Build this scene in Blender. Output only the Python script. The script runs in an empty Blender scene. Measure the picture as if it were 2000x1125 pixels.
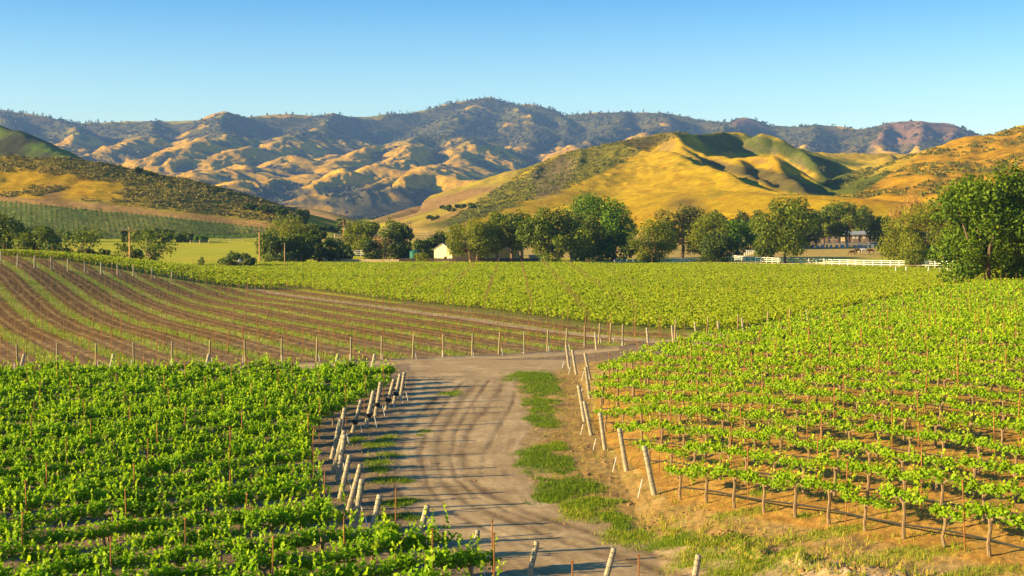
import bpy, bmesh, math, random
import numpy as np
from mathutils import Vector, Matrix, Quaternion

# ------------------------------------------------------------------ camera, world, sun, exposure
SC = bpy.context.scene
COL = SC.collection
F = 2747.0                      # focal length in photo pixels (photo 2000 x 1125)
CAM_H = 8.25
PITCH = math.atan(122.5 / F)
cam_data = bpy.data.cameras.new("camera")
cam_data.sensor_width = 36.0
cam_data.lens = 36.0 * F / 2000.0
cam_data.clip_start = 0.5
cam_data.clip_end = 20000.0
cam = bpy.data.objects.new("camera", cam_data)
COL.objects.link(cam)
cam.location = (0, 0, CAM_H)
cam.rotation_euler = (math.pi / 2 - PITCH, 0, 0)
SC.camera = cam

SUN_AZ = math.radians(13.0)     # shadows run along (cos, sin) of this in the ground plane
SUN_EL = math.radians(15.5)
world = bpy.data.worlds.new("World")
SC.world = world
world.use_nodes = True
wn = world.node_tree.nodes
wl = world.node_tree.links
bg = wn["Background"]
sky = wn.new("ShaderNodeTexSky")
sky.sky_type = 'NISHITA'
sky.sun_disc = False
sky.sun_elevation = SUN_EL
sky.sun_rotation = math.atan2(-math.cos(SUN_AZ), -math.sin(SUN_AZ))
sky.altitude = 300
sky.air_density = 1.0
sky.dust_density = 0.6
sky.ozone_density = 2.0
hsv = wn.new("ShaderNodeHueSaturation")
hsv.inputs['Saturation'].default_value = 1.08
wl.new(sky.outputs[0], hsv.inputs['Color'])
# deeper blue higher up, as in the clear evening sky of the photo
wtc = wn.new("ShaderNodeTexCoord"); wsep = wn.new("ShaderNodeSeparateXYZ"); wr = wn.new("ShaderNodeValToRGB"); wmx = wn.new("ShaderNodeMix")
wl.new(wtc.outputs['Generated'], wsep.inputs[0]); wl.new(wsep.outputs[2], wr.inputs[0])
wr.color_ramp.elements[0].position = 0.03; wr.color_ramp.elements[0].color = (.95, .90, .78, 1)
wr.color_ramp.elements[1].position = 0.18; wr.color_ramp.elements[1].color = (.10, .44, .70, 1)
e = wr.color_ramp.elements.new(0.09); e.color = (.66, .78, .78, 1)
wmx.data_type = 'RGBA'; wmx.blend_type = 'MULTIPLY'; wmx.inputs[0].default_value = 1.0
wl.new(hsv.outputs[0], wmx.inputs[6]); wl.new(wr.outputs[0], wmx.inputs[7]); wl.new(wmx.outputs[2], bg.inputs['Color'])
bg.inputs['Strength'].default_value = 0.10

sun_data = bpy.data.lights.new("sun", 'SUN')
sun_data.energy = 5.0
sun_data.angle = math.radians(0.5)
sun_data.color = (1.0, 0.76, 0.36)
sun = bpy.data.objects.new("sun", sun_data)
COL.objects.link(sun)
SUN_V = Vector((math.cos(SUN_AZ) * math.cos(SUN_EL), math.sin(SUN_AZ) * math.cos(SUN_EL), -math.sin(SUN_EL)))
sun.rotation_euler = SUN_V.to_track_quat('-Z', 'Y').to_euler()
sun.location = (-60, -40, 60)

SC.view_settings.view_transform = 'Standard'
SC.view_settings.look = 'None'
SC.view_settings.exposure = 1.65
SC.view_settings.gamma = 1.0
SC.cycles.max_bounces = 5
SC.cycles.diffuse_bounces = 2
SC.cycles.glossy_bounces = 1
SC.cycles.transmission_bounces = 3
SC.cycles.volume_bounces = 0
SC.cycles.transparent_max_bounces = 4
SC.cycles.caustics_reflective = False
SC.cycles.caustics_refractive = False

# ------------------------------------------------------------------ helpers
RNG = np.random.default_rng(7)
random.seed(7)
cp, sp = math.cos(PITCH), math.sin(PITCH)

def ray(px, py):
    u, v = (px - 1000.0) / F, (562.5 - py) / F
    y, z = cp + sp * v, -sp + cp * v
    return u / y, z / y                      # slope in x and z per metre of depth

def at(px, py, d):
    a, e = ray(px, py)
    return Vector((a * d, d, CAM_H + e * d))

def pix(X, Y, Z):
    """photo pixel of world points (numpy)"""
    z = Z - CAM_H
    f = Y * cp - z * sp
    u = Y * sp + z * cp
    return 1000 + F * X / f, 562.5 - F * u / f

def sstep(a, b, x):
    t = np.clip((x - a) / (b - a), 0, 1)
    return t * t * (3 - 2 * t)

_perm = np.random.default_rng(11).permutation(4096)
_grad = np.random.default_rng(12).uniform(0, 2 * np.pi, 4096)
_gx, _gy = np.cos(_grad), np.sin(_grad)
def perlin(x, y):
    xi, yi = np.floor(x).astype(np.int64), np.floor(y).astype(np.int64)
    xf, yf = x - xi, y - yi
    def g(ix, iy, dx, dy):
        h = _perm[(_perm[ix & 4095] + iy) & 4095]
        return _gx[h] * dx + _gy[h] * dy
    u, v = xf * xf * xf * (xf * (xf * 6 - 15) + 10), yf * yf * yf * (yf * (yf * 6 - 15) + 10)
    a = g(xi, yi, xf, yf); b = g(xi + 1, yi, xf - 1, yf)
    c = g(xi, yi + 1, xf, yf - 1); d = g(xi + 1, yi + 1, xf - 1, yf - 1)
    return ((a + u * (b - a)) * (1 - v) + (c + u * (d - c)) * v) * 1.4

def fbm(x, y, octs=4, gain=0.5):
    s, amp, tot = 0, 1.0, 0
    for k in range(octs):
        s = s + amp * perlin(x * 2 ** k + 17.3 * k, y * 2 ** k - 9.1 * k)
        tot += amp; amp *= gain
    return s / tot

def ridged(x, y, octs=4, gain=0.5):
    s, amp, tot = 0, 1.0, 0
    for k in range(octs):
        s = s + amp * (1 - np.abs(perlin(x * 2 ** k + 31.7 * k, y * 2 ** k + 5.9 * k)) * 2)
        tot += amp; amp *= gain
    return s / tot

def seg_dist(X, Y, pts):
    """distance to polyline, third coordinate at the nearest point, signed side"""
    best = np.full(X.shape, 1e9); val = np.zeros(X.shape); side = np.zeros(X.shape)
    for (x0, y0, z0), (x1, y1, z1) in zip(pts[:-1], pts[1:]):
        dx, dy = x1 - x0, y1 - y0
        L2 = dx * dx + dy * dy + 1e-9
        t = np.clip(((X - x0) * dx + (Y - y0) * dy) / L2, 0, 1)
        d = np.hypot(X - x0 - t * dx, Y - y0 - t * dy)
        m = d < best
        best = np.where(m, d, best)
        val = np.where(m, z0 + t * (z1 - z0), val)
        side = np.where(m, np.sign(dx * (Y - y0) - dy * (X - x0)), side)
    return best, val, side

def crest_h(X, Y, pts, s, r, left=None):
    """height of a ridge: upper envelope of slopes falling away from its crest line"""
    out = np.full(X.shape, -1e9)
    for (x0, y0, z0), (x1, y1, z1) in zip(pts[:-1], pts[1:]):
        dx, dy = x1 - x0, y1 - y0
        L = math.hypot(dx, dy) + 1e-9; ux, uy = dx / L, dy / L; g = (z1 - z0) / L
        al = (X - x0) * ux + (Y - y0) * uy; pe = (Y - y0) * ux - (X - x0) * uy
        sl = s if left is None else np.where(pe > 0, s, left)
        gg = np.clip(g, -.93 * sl, .93 * sl)
        t = np.clip(al + np.abs(pe) * gg / np.sqrt(sl * sl - gg * gg), 0, L)
        d = np.hypot(pe, al - t)
        out = np.maximum(out, z0 + g * t - sl * (np.sqrt(d * d + r * r) - r))
    return out

def inpoly(px, py, poly):
    c = np.zeros(px.shape, bool)
    n = len(poly)
    for i in range(n):
        x0, y0 = poly[i]; x1, y1 = poly[(i + 1) % n]
        if y0 == y1: continue
        m = ((y0 > py) != (y1 > py)) & (px < (x1 - x0) * (py - y0) / (y1 - y0) + x0)
        c ^= m
    return c

def mesh_np(name, V, faces, mats=(), attrs=None, mat_idx=None, smooth=False):
    """faces: list of (M,k) arrays"""
    me = bpy.data.meshes.new(name)
    V = np.asarray(V, dtype=np.float32)
    if not isinstance(faces, (list, tuple)): faces = [faces]
    faces = [np.asarray(f, dtype=np.int32) for f in faces if len(f)]
    nl = sum(f.size for f in faces); npoly = sum(len(f) for f in faces)
    me.vertices.add(len(V)); me.vertices.foreach_set("co", V.ravel())
    me.loops.add(nl); me.loops.foreach_set("vertex_index", np.concatenate([f.ravel() for f in faces]))
    starts, o = [], 0
    for f in faces:
        starts.append(o + np.arange(len(f)) * f.shape[1]); o += f.size
    me.polygons.add(npoly)
    me.polygons.foreach_set("loop_start", np.concatenate(starts).astype(np.int32))
    for m in mats: me.materials.append(m)
    if mat_idx is not None: me.polygons.foreach_set("material_index", np.asarray(mat_idx, dtype=np.int32))
    if smooth: me.polygons.foreach_set("use_smooth", np.ones(npoly, bool))
    me.update(calc_edges=True)
    for k, a in (attrs or {}).items():
        a = np.asarray(a, dtype=np.float32)
        if a.ndim == 1:
            at_ = me.attributes.new(k, 'FLOAT', 'POINT'); at_.data.foreach_set("value", a)
        else:
            if a.shape[1] == 3: a = np.concatenate([a, np.ones((len(a), 1), np.float32)], 1)
            at_ = me.attributes.new(k, 'FLOAT_COLOR', 'POINT'); at_.data.foreach_set("color", a.ravel())
    return me

def link(name, me, parent=None, loc=None):
    o = bpy.data.objects.new(name, me); COL.objects.link(o)
    if parent is not None: o.parent = parent
    if loc is not None: o.location = loc
    return o

def tag(o, label=None, cat=None, group=None, kind=None):
    if label: o["label"] = label
    if cat: o["category"] = cat
    if group: o["group"] = group
    if kind: o["kind"] = kind
    return o

def thing(name, label, cat, loc, rz=0.0, group=None):
    o = bpy.data.objects.new(name, None); COL.objects.link(o)
    o.empty_display_size = 0.3
    o.location = loc; o.rotation_euler = (0, 0, rz)
    return tag(o, label, cat, group)

class MB:
    """collects simple solids into one mesh"""
    def __init__(s): s.v, s.f, s.mi, s.n = [], [], [], 0
    def add(s, V, faces, mi=0):
        s.v.append(np.asarray(V, dtype=float))
        for f in faces: s.f.append([i + s.n for i in f]); s.mi.append(mi)
        s.n += len(V); return s
    def box(s, c, size, mi=0, rz=0.0):
        x, y, z = [q / 2 for q in size]
        V = np.array([(-x, -y, -z), (x, -y, -z), (x, y, -z), (-x, y, -z), (-x, -y, z), (x, -y, z), (x, y, z), (-x, y, z)])
        if rz:
            R = np.array([[math.cos(rz), -math.sin(rz), 0], [math.sin(rz), math.cos(rz), 0], [0, 0, 1]]); V = V @ R.T
        return s.add(V + np.array(c), [(0, 3, 2, 1), (4, 5, 6, 7), (0, 1, 5, 4), (1, 2, 6, 5), (2, 3, 7, 6), (3, 0, 4, 7)], mi)
    def tube(s, pts, radii, seg=6, mi=0, cap=True):
        pts = [Vector(p) for p in pts]
        rings = []
        V = []
        for i, p in enumerate(pts):
            t = (pts[min(i + 1, len(pts) - 1)] - pts[max(i - 1, 0)]).normalized()
            a = Vector((0, 0, 1)) if abs(t.z) < 0.9 else Vector((1, 0, 0))
            u = t.cross(a).normalized(); w = t.cross(u)
            r = radii[i] if hasattr(radii, '__len__') else radii
            for k in range(seg):
                q = 2 * math.pi * k / seg
                V.append(p + u * (math.cos(q) * r) + w * (math.sin(q) * r))
        Fc = []
        for i in range(len(pts) - 1):
            for k in range(seg):
                Fc.append((i * seg + k, i * seg + (k + 1) % seg, (i + 1) * seg + (k + 1) % seg, (i + 1) * seg + k))
        if cap:
            Fc.append(tuple(range(seg))[::-1]); Fc.append(tuple((len(pts) - 1) * seg + k for k in range(seg)))
        return s.add([tuple(v) for v in V], Fc, mi)
    def mesh(s, name, mats):
        me = bpy.data.meshes.new(name)
        V = np.concatenate(s.v)
        me.from_pydata([tuple(v) for v in V], [], s.f)
        for m in mats: me.materials.append(m)
        me.polygons.foreach_set("material_index", s.mi)
        me.update(); return me
    def build(s, name, mats, parent=None, loc=None):
        return link(name, s.mesh(name, mats if isinstance(mats, (list, tuple)) else [mats]), parent, loc)

ONES = ["zeroth", "first", "second", "third", "fourth", "fifth", "sixth", "seventh", "eighth", "ninth", "tenth", "eleventh", "twelfth", "thirteenth",
        "fourteenth", "fifteenth", "sixteenth", "seventeenth", "eighteenth", "nineteenth"]
TENS = ["", "", "twent", "thirt", "fort", "fift", "sixt", "sevent", "eight", "ninet"]
def nth(k):
    if k < 20: return ONES[k]
    t, u = divmod(k, 10)
    return TENS[t] + ("ieth" if u == 0 else "y-" + ONES[u])

# ------------------------------------------------------------------ materials
def new_mat(name):
    m = bpy.data.materials.new(name); m.use_nodes = True
    nt = m.node_tree; b = nt.nodes["Principled BSDF"]
    b.inputs['Roughness'].default_value = 0.85
    b.inputs['Specular IOR Level'].default_value = 0.15
    return m, nt, b

def noise_node(nt, scale, detail=4, rough=0.6, coord='Object'):
    tc = nt.nodes.new("ShaderNodeTexCoord"); n = nt.nodes.new("ShaderNodeTexNoise")
    n.inputs['Scale'].default_value = scale; n.inputs['Detail'].default_value = detail; n.inputs['Roughness'].default_value = rough
    nt.links.new(tc.outputs[coord], n.inputs['Vector']); return n

def ramp(nt, src, stops):
    r = nt.nodes.new("ShaderNodeValToRGB"); e = r.color_ramp.elements
    while len(e) < len(stops): e.new(0.5)
    for i, (p, c) in enumerate(stops):
        e[i].position = p; e[i].color = (*c, 1) if len(c) == 3 else c
    nt.links.new(src, r.inputs[0]); return r

def mix(nt, fac, a, b, mode='MIX'):
    m = nt.nodes.new("ShaderNodeMix"); m.data_type = 'RGBA'; m.blend_type = mode
    for sock, v in ((m.inputs[0], fac), (m.inputs[6], a), (m.inputs[7], b)):
        if hasattr(v, 'is_linked') or hasattr(v, 'links'): nt.links.new(v, sock)
        elif isinstance(v, (int, float)): sock.default_value = v
        else: sock.default_value = (*v, 1)
    return m.outputs[2]

def solid_mat(name, col, var=0.25, scale=6.0, rough=0.85, bump=0.0, spec=0.15, stretch=None):
    m, nt, b = new_mat(name)
    n = noise_node(nt, scale, 5, 0.65)
    if stretch:
        mp = nt.nodes.new("ShaderNodeMapping"); mp.inputs['Scale'].default_value = stretch
        src = n.inputs['Vector'].links[0].from_socket
        nt.links.new(src, mp.inputs['Vector']); nt.links.new(mp.outputs[0], n.inputs['Vector'])
    lo = tuple(c * (1 - var) for c in col); hi = tuple(min(1, c * (1 + var)) for c in col)
    r = ramp(nt, n.outputs['Fac'], [(0.3, lo), (0.7, hi)])
    nt.links.new(r.outputs[0], b.inputs['Base Color'])
    b.inputs['Roughness'].default_value = rough; b.inputs['Specular IOR Level'].default_value = spec
    if bump:
        bp = nt.nodes.new("ShaderNodeBump"); bp.inputs['Strength'].default_value = bump; bp.inputs['Distance'].default_value = 0.03
        nt.links.new(n.outputs['Fac'], bp.inputs['Height']); nt.links.new(bp.outputs[0], b.inputs['Normal'])
    return m

def ground_mat(name, scales, bump_dist, bump_strength=0.6, contrast=0.5):
    """albedo from the 'col' attribute, broken up by noise at several scales"""
    m, nt, b = new_mat(name)
    a = nt.nodes.new("ShaderNodeAttribute"); a.attribute_name = "col"
    out = a.outputs['Color']; ns = []
    for s in scales:
        n = noise_node(nt, s, 6, 0.7); ns.append(n)
        r = ramp(nt, n.outputs['Fac'], [(0.28, (1 - contrast,) * 3), (0.72, (1 + contrast * 0.0 + 1.0 * contrast,) * 3)])
        out = mix(nt, 1.0, out, r.outputs[0], 'MULTIPLY')
    nt.links.new(out, b.inputs['Base Color'])
    b.inputs['Roughness'].default_value = 0.95; b.inputs['Specular IOR Level'].default_value = 0.05
    bp = nt.nodes.new("ShaderNodeBump"); bp.inputs['Strength'].default_value = bump_strength; bp.inputs['Distance'].default_value = bump_dist
    nt.links.new(ns[-1].outputs['Fac'], bp.inputs['Height']); nt.links.new(bp.outputs[0], b.inputs['Normal'])
    return m

def leaf_mat(name, dark, light, trans=0.35, tip=None):
    """leaf colour varies from leaf to leaf by the 'tint' attribute"""
    m, nt, b = new_mat(name)
    a = nt.nodes.new("ShaderNodeAttribute"); a.attribute_name = "tint"
    st = [(0.0, dark), (1.0, light)] if tip is None else [(0.0, dark), (0.75, light), (1.0, tip)]
    r = ramp(nt, a.outputs['Fac'], st)
    nt.links.new(r.outputs[0], b.inputs['Base Color'])
    b.inputs['Roughness'].default_value = 0.6; b.inputs['Specular IOR Level'].default_value = 0.2
    t = nt.nodes.new("ShaderNodeBsdfTranslucent"); nt.links.new(r.outputs[0], t.inputs['Color'])
    mx = nt.nodes.new("ShaderNodeMixShader"); mx.inputs[0].default_value = trans
    nt.links.new(b.outputs[0], mx.inputs[1]); nt.links.new(t.outputs[0], mx.inputs[2])
    nt.links.new(mx.outputs[0], nt.nodes["Material Output"].inputs['Surface'])
    return m
# ------------------------------------------------------------------ terrain
GR = (0.454, -0.891)            # direction of the bare block's rows
def P_of(X, Y): return 0.891 * X + 0.454 * Y

def z_plain(X, Y):
    d = np.asarray(Y, dtype=float)
    z = 4.2 * np.clip((d - 300) / 150, 0, 1) ** 1.5
    z = z + 3.0 * sstep(450, 750, d) + 8 * sstep(900, 1700, d)
    return z
def z_near(X, Y):
    hl = 4.3 * sstep(-29, -66, X) * sstep(90, 158, Y) * (1 - sstep(176, 260, Y))
    s = (X - 17.7) * -0.857 + (Y - 90) * 0.515
    sl = np.interp(Y, [20, 52, 70, 95, 160], [.20, .24, .17, .075, .06]); cap = np.interp(Y, [20, 50, 110], [2.6, 3.3, 2.2])
    hr = cap * (1 - np.exp(-sl * np.maximum(X - 3.6, 0) / cap)) * (1 - sstep(-3, 30, s)) * (1 - sstep(4, 16, -(X - 3)) ) * sstep(18, 30, Y)
    und = 0.25 * fbm(X / 37.0, Y / 37.0, 2) * sstep(60, 140, Y)
    return hl + hr + und

RIDGES = []
def ridge(pts, slope, r=8.0, left=None, amp=1.0):
    RIDGES.append(([tuple(at(*p)) for p in pts], slope, r * .6, left, amp))
# right golden hills
ridge([(880,432,720),(930,398,750),(960,379,790),(1000,357,830),(1050,324,860),(1100,300,880),(1150,288,900),(1200,277,910),(1240,267,920),(1290,260,930),(1325,257,930),(1345,262,940),
       (1370,263,970),(1420,255,1000),(1445,258,1000),(1470,268,990),(1490,260,980),(1510,264,980),(1540,280,960),(1590,297,950),(1640,312,940),(1690,332,920)], .72, 6)
ridge([(1550,298,1150),(1600,296,1150),(1660,295,1150),(1740,301,1150),(1800,298,1150),(1850,286,1170)], .3, 10)
ridge([(1315,260,925),(1335,283,850),(1390,304,790),(1430,308,760),(1480,306,740),(1513,309,725),(1560,335,700),(1610,360,670),(1650,380,640)], .85, 4)
ridge([(1200,278,905),(1250,292,830),(1314,299,760),(1350,312,700),(1382,327,660),(1440,347,620),(1530,376,570)], .85, 3, .30)
for q in ([(1330,286,840),(1372,318,720),(1425,352,630)], [(1440,309,755),(1452,332,690),(1490,356,630)], [(1513,309,725),(1530,338,665),(1570,368,600)]):
    ridge(q, .62, 3)
ridge([(1250,300,800),(1150,348,690),(1050,388,620),(950,420,570),(890,438,540)], .3, 22)
ridge([(1120,402,560),(1200,385,550),(1300,373,540),(1400,369,520),(1500,376,500),(1600,380,490),(1700,388,480),(1800,396,470),(1900,405,470),(2050,410,470)], .34, 15)
ridge([(1740,303,1120),(1735,318,950),(1725,326,880),(1690,332,820),(1650,345,760),(1620,365,700)], .45, 6)
ridge([(1640,398,540),(1675,378,600),(1700,360,640),(1750,331,700),(1800,306,740),(1850,286,770),(1900,268,790),(1950,257,800),(2000,247,810),(2080,235,820),(2200,225,830),(2400,215,830)], .46, 15)
ridge([(1850,290,765),(1830,330,650),(1800,365,570)], .45, 8)
ridge([(1960,262,790),(1960,320,650),(1930,370,560)], .45, 12)
# left hill with the hillside vineyard, and the darker hill behind it
ridge([(-500,296,580),(-300,300,570),(-100,302,565),(0,305,560),(60,308,560),(130,310,560),(170,314,560),(220,325,555),(260,336,550),(300,348,550),(340,362,545),(380,375,540),(420,386,530),
       (460,399,520),(500,414,510),(540,429,500),(580,443,490)], .28, 20)
ridge([(-300,190,1050),(-60,225,1000),(0,249,980),(30,256,970),(60,272,960),(100,292,940),(140,309,920),(200,345,880)], .5, 10)
for q in ([(1050,324,858),(1040,355,785),(1020,396,705)], [(1140,290,895),(1128,322,815),(1100,365,735)], [(1215,275,912),(1205,300,835),(1185,335,765)]):
    ridge(q, .82, 3)
for q in ([(1560,290,955),(1590,318,880),(1600,338,820)],):
    ridge(q, .75, 4)
for q in ([(1800,307,740),(1770,345,640),(1735,378,570)], [(1900,269,790),(1885,310,690),(1870,350,600),(1850,385,540)], [(2000,248,810),(2010,300,680),(1990,350,590)]):
    ridge(q, .5, 8)
# small rolling hills in the gap
ridge([(430,385,1250),(480,392,1200),(520,399,1150),(560,401,1100),(600,408,1020),(640,422,950),(690,440,880)], .3, 20)
ridge([(590,447,700),(690,446,740),(740,432,790),(770,419,820),(800,409,840),(835,399,860),(862,398,880),(890,404,900)], .42, 10)
ridge([(830,420,900),(870,395,1000),(920,378,1100),(970,364,1200),(1010,354,1300)], .4, 15)
ridge([(700,452,640),(760,443,660),(800,432,690),(840,424,720),(880,420,740)], .45, 8)
ridge([(800,445,590),(860,430,620),(920,412,660),(960,398,690)], .45, 8)

def z_hills(X, Y):
    acc = np.zeros(X.shape); wa = 10.0 - 5.0 * sstep(-20, -80, X) * sstep(760, 640, Y); wx = X + wa * fbm(X / 60., Y / 60., 3); wy = Y + wa * fbm(X / 60. + 9, Y / 60. - 4, 3)
    for pts, s, r, left, amp in RIDGES:
        xs = [p[0] for p in pts]; ys = [p[1] for p in pts]; reach = (max(p[2] for p in pts) + 40) / s
        m = (X > min(xs) - reach) & (X < max(xs) + reach) & (Y > min(ys) - reach) & (Y < max(ys) + reach)
        if not m.any(): continue
        d0, _, _ = seg_dist(X[m], Y[m], pts)
        f = np.clip(d0 / 40., 0, 1)
        h = crest_h(X[m] * (1 - f) + wx[m] * f, Y[m] * (1 - f) + wy[m] * f, pts, s, r, left)
        a = acc[m]; k = 1.0
        mx = np.maximum(a, h); acc[m] = mx + k * np.log1p(np.exp(-np.abs(a - h) / k)) * np.exp(-((a - h) / (4 * k)) ** 2)
    return acc

def gully(X, Y):
    return ridged(X / 70. + fbm(X / 120., Y / 120., 2), Y / 70., 4, .5)

def z_mid(X, Y):
    zp = z_plain(X, Y)
    zh = z_hills(X, Y)
    h = np.maximum(zh - zp, 0)
    rel = sstep(1, 25, h)
    fl = np.abs(perlin(X / 17. + .8 * fbm(X / 50., Y / 50., 2), Y / 62.)) + .5 * np.abs(perlin(X / 8. + 3, Y / 30.))
    z = zp + h + rel * (1.0 * (fl - .45) * sstep(6, 30, h) + 2.2 * (gully(X, Y) - .6) + .7 * fbm(X / 11., Y / 11., 3))
    return z

def z_all(X, Y):
    X = np.atleast_1d(np.asarray(X, float)); Y = np.atleast_1d(np.asarray(Y, float))
    z = z_plain(X, Y) + z_near(X, Y)
    m = Y > 330
    if m.any():
        z[m] = z_mid(X[m], Y[m]) + z_near(X[m], Y[m])
    return z
def zg(x, y): return float(z_all(x, y)[0])

def ground_at(px, py, d0=25.0, d1=460.0):
    """world point where the ground lies at that place"""
    a, e = ray(px, py)
    d = np.linspace(d0, d1, 1800)
    z = z_all(a * d, d)
    below = CAM_H + e * d <= z
    i = int(np.argmax(below)) if below.any() else len(d) - 1
    if i == 0: return Vector((a * d[0], d[0], z[0]))
    lo, hi = d[i - 1], d[i]
    for _ in range(18):
        mid = (lo + hi) / 2
        if CAM_H + e * mid <= zg(a * mid, mid): hi = mid
        else: lo = mid
    return Vector((a * hi, hi, zg(a * hi, hi)))

# --- road, tracks and verge in plan -------------------------------------------------
EDGE = [(700,790,1120),(715,800,1104),(733,808,1060),(745,812,1005),(780,800,1015),(830,780,1040),(880,772,1015),(930,778,1030),(980,798,1075),(1030,845,1190),(1080,900,1350),(1125,980,1500),(1200,1160,1780),(1300,1400,2200)]
def road_mask(X, Y):
    """signed distance in metres inside the road (positive = road)"""
    px, py = pix(X, Y, np.zeros_like(X))
    e = np.array(EDGE, float)
    l = np.interp(py, e[:, 0], e[:, 1]); r = np.interp(py, e[:, 0], e[:, 2])
    scale = Y / F
    jag = 0.28 * fbm(X * 1.3, Y * 0.8, 3)
    m = np.minimum(px - l, r - px) * scale + jag
    m = np.where(py < 702, -1.0, m)
    # cross lane between the left block and the bare block, running across in front of the bare rows
    q = Y * 0.891 - X * 0.454          # along the bare rows
    lane = 1.25 - np.abs(q - (LANE_Q)) + jag
    lane = np.where((X < 7) & (X > -60), lane, -1)
    # sandy avenue inside the bare block
    av = .85 - np.abs(P_of(X, Y) - 52.6) + jag
    av = np.where((Y > 95) & (Y < 215), av, -1)
    return np.maximum(np.maximum(m, lane), av)
LANE_Q = 79.0

def w_line(pts): return [tuple(ground_at(*p)) for p in pts]
TRACKS = [
    ([(935,742),(915,765),(890,800),(862,845),(853,895),(862,940),(900,975),(960,1003),(1040,1035),(1120,1065),(1260,1105),(1400,1140)], .19),
    ([(980,742),(975,765),(950,800),(915,840),(902,885),(912,930),(955,965),(1030,1000),(1110,1028),(1210,1058),(1320,1092),(1450,1125)], .19),
    ([(870,758),(835,795),(795,840),(780,885),(786,930)], .15),
    ([(1010,745),(1000,790),(975,835),(950,880),(940,930)], .12),
    ([(955,742),(940,765),(915,800),(890,845),(880,895),(890,935),(930,970),(1000,1002),(1080,1032),(1170,1062)], .10),
    ([(900,748),(870,790),(835,840),(820,890),(835,950),(880,1000),(960,1040),(1060,1075)], .11),
]
TRK = [(w_line(p), w) for p, w in TRACKS]
# grass patches beside the road: px centre, half width px, half height px, greenness
PATCH = [(1045,738,55,14,1),(1060,760,45,16,1),(1055,785,40,9,.9),(1062,800,40,8,.9),(1050,815,38,7,1),(1075,830,30,7,.8),(1062,828,38,6,1),(1050,890,45,14,1),(1068,908,62,20,1),(1110,950,72,22,1),(1085,968,60,18,1),(1075,978,40,9,.8),
         (1215,1028,28,16,.9),(1310,1058,70,16,.7),(1240,1050,90,22,.35),(1390,1085,100,30,.4),(1400,1062,60,12,.8),(1480,1105,120,25,.5),(1130,1005,60,14,.3),(1090,870,20,8,.5),
         (742,905,38,9,.8),(765,890,30,6,.7),(745,918,30,7,.7),(748,940,34,8,.8),(790,940,22,6,.8),(775,985,36,9,.9),(800,980,30,7,.8),(770,1010,40,9,.8),(800,1014,25,5,.9),(828,843,18,4,.7),(883,768,24,5,.7),(820,850,14,3,.7),(735,870,40,9,.6),(700,860,20,8,.7),(760,855,26,6,.4),(870,1030,14,4,.5),
         (1570,1010,30,8,.5),(1150,985,70,16,.5),(1190,1012,50,12,.6),(1020,735,40,6,.8),(1075,875,34,8,.7),(1480,962,20,8,.5),(1620,1040,120,12,.35),(1760,1085,140,16,.35),(1450,1000,90,9,.4),(1900,1120,120,14,.4)]
PW = []
for (cx, cy, hw, hh, g) in PATCH:
    c = ground_at(cx, cy, 25, 120); s = c.y / F
    e = ground_at(cx, cy - hh, 25, 130).y - c.y
    PW.append((c.x, c.y, hw * s, max(e, .35), g))
def patch_mask(X, Y):
    jag = .9 * fbm(X * 1.3, Y * .8, 4)
    best = np.zeros_like(X); green = np.zeros_like(X)
    for (x, y, a, b, g) in PW:
        m = (np.abs(X - x) < 2 * a + 1) & (np.abs(Y - y) < 2 * b + 1)
        if not m.any(): continue
        v = np.zeros_like(X)
        v[m] = np.clip(1.5 * (1.05 - np.hypot((X[m] - x) / a, (Y[m] - y) / b) + jag[m]), 0, 1)
        up = v > best
        best = np.where(up, v, best); green = np.where(up, g, green)
    return best, green

# --- vineyard blocks in plan ---------------------------------------------------------
LB_POST = [(781,782),(769,788),(753,801),(733,812),(714,835),(688,845),(662,868),(648,896),(650,924),(659,940),(664,974),(680,997),(691,1038),(719,1070),(806,1091),(918,1123),(1028,1152),(1172,1170),(1345,1192)]
LBW = [ground_at(*p) for p in LB_POST]
RB_POST = [(1112,720),(1126,732),(1153,742),(1152,778),(1142,823),(1155,850),(1182,880),(1224,920),(1278,967)]
RBW = [ground_at(*p) for p in RB_POST]
LROW = (math.cos(math.radians(30)), math.sin(math.radians(30)))
RROW = (.454, -.891)
def left_bound(Y):      # right-hand limit of the left block
    ys = np.array([p.y for p in LBW]); xs = np.array([p.x for p in LBW]); o = np.argsort(ys)
    return np.interp(Y, ys[o], xs[o])
def right_bound(Y):
    ys = np.array([p.y for p in RBW]); xs = np.array([p.x for p in RBW]); o = np.argsort(ys)
    return np.interp(Y, ys[o], xs[o])
def in_left(X, Y):
    return (X < left_bound(Y) - np.interp(Y, [33, 38], [.2, .75])) & ((Y > 34.5) | (X < -.3)) & (Y < 74.5 + .02 * X) & (Y > 24)
def in_right(X, Y):
    s = (X - 17.7) * -0.857 + (Y - 90) * 0.515
    q = .891 * X + .454 * Y
    return (X > right_bound(np.minimum(Y, 81)) + .3) & (q > 22.3) & (s < 3.0) & ((X > 17) | (Y < 83 + .55 * (X - 4))) & (Y < 175)
def in_bare(X, Y):
    q = Y * 0.891 - X * 0.454
    return (P_of(X, Y) < 57.2) & (q > LANE_Q + 1.8) & (Y < np.where(X < -30, 178, 232)) & ~in_right(X, Y)
def in_green(X, Y):
    s = (X - 17.7) * -0.857 + (Y - 90) * 0.515
    far = np.interp(X, [-110, -62, -40, 40, 60, 82, 100], [262, 272, 286, 286, 268, 240, 225])
    strip = (X < -30) & (Y > 179) & (Y < 215) & (P_of(X, Y) < 57)
    return (((P_of(X, Y) > 58.2) & (s > 6) & (Y < far) ) | strip) & ~in_right(X, Y)

C = lambda *c: np.array(c, float)
def blend(base, col, m): return base * (1 - m[:, None]) + col[None, :] * m[:, None]

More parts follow.
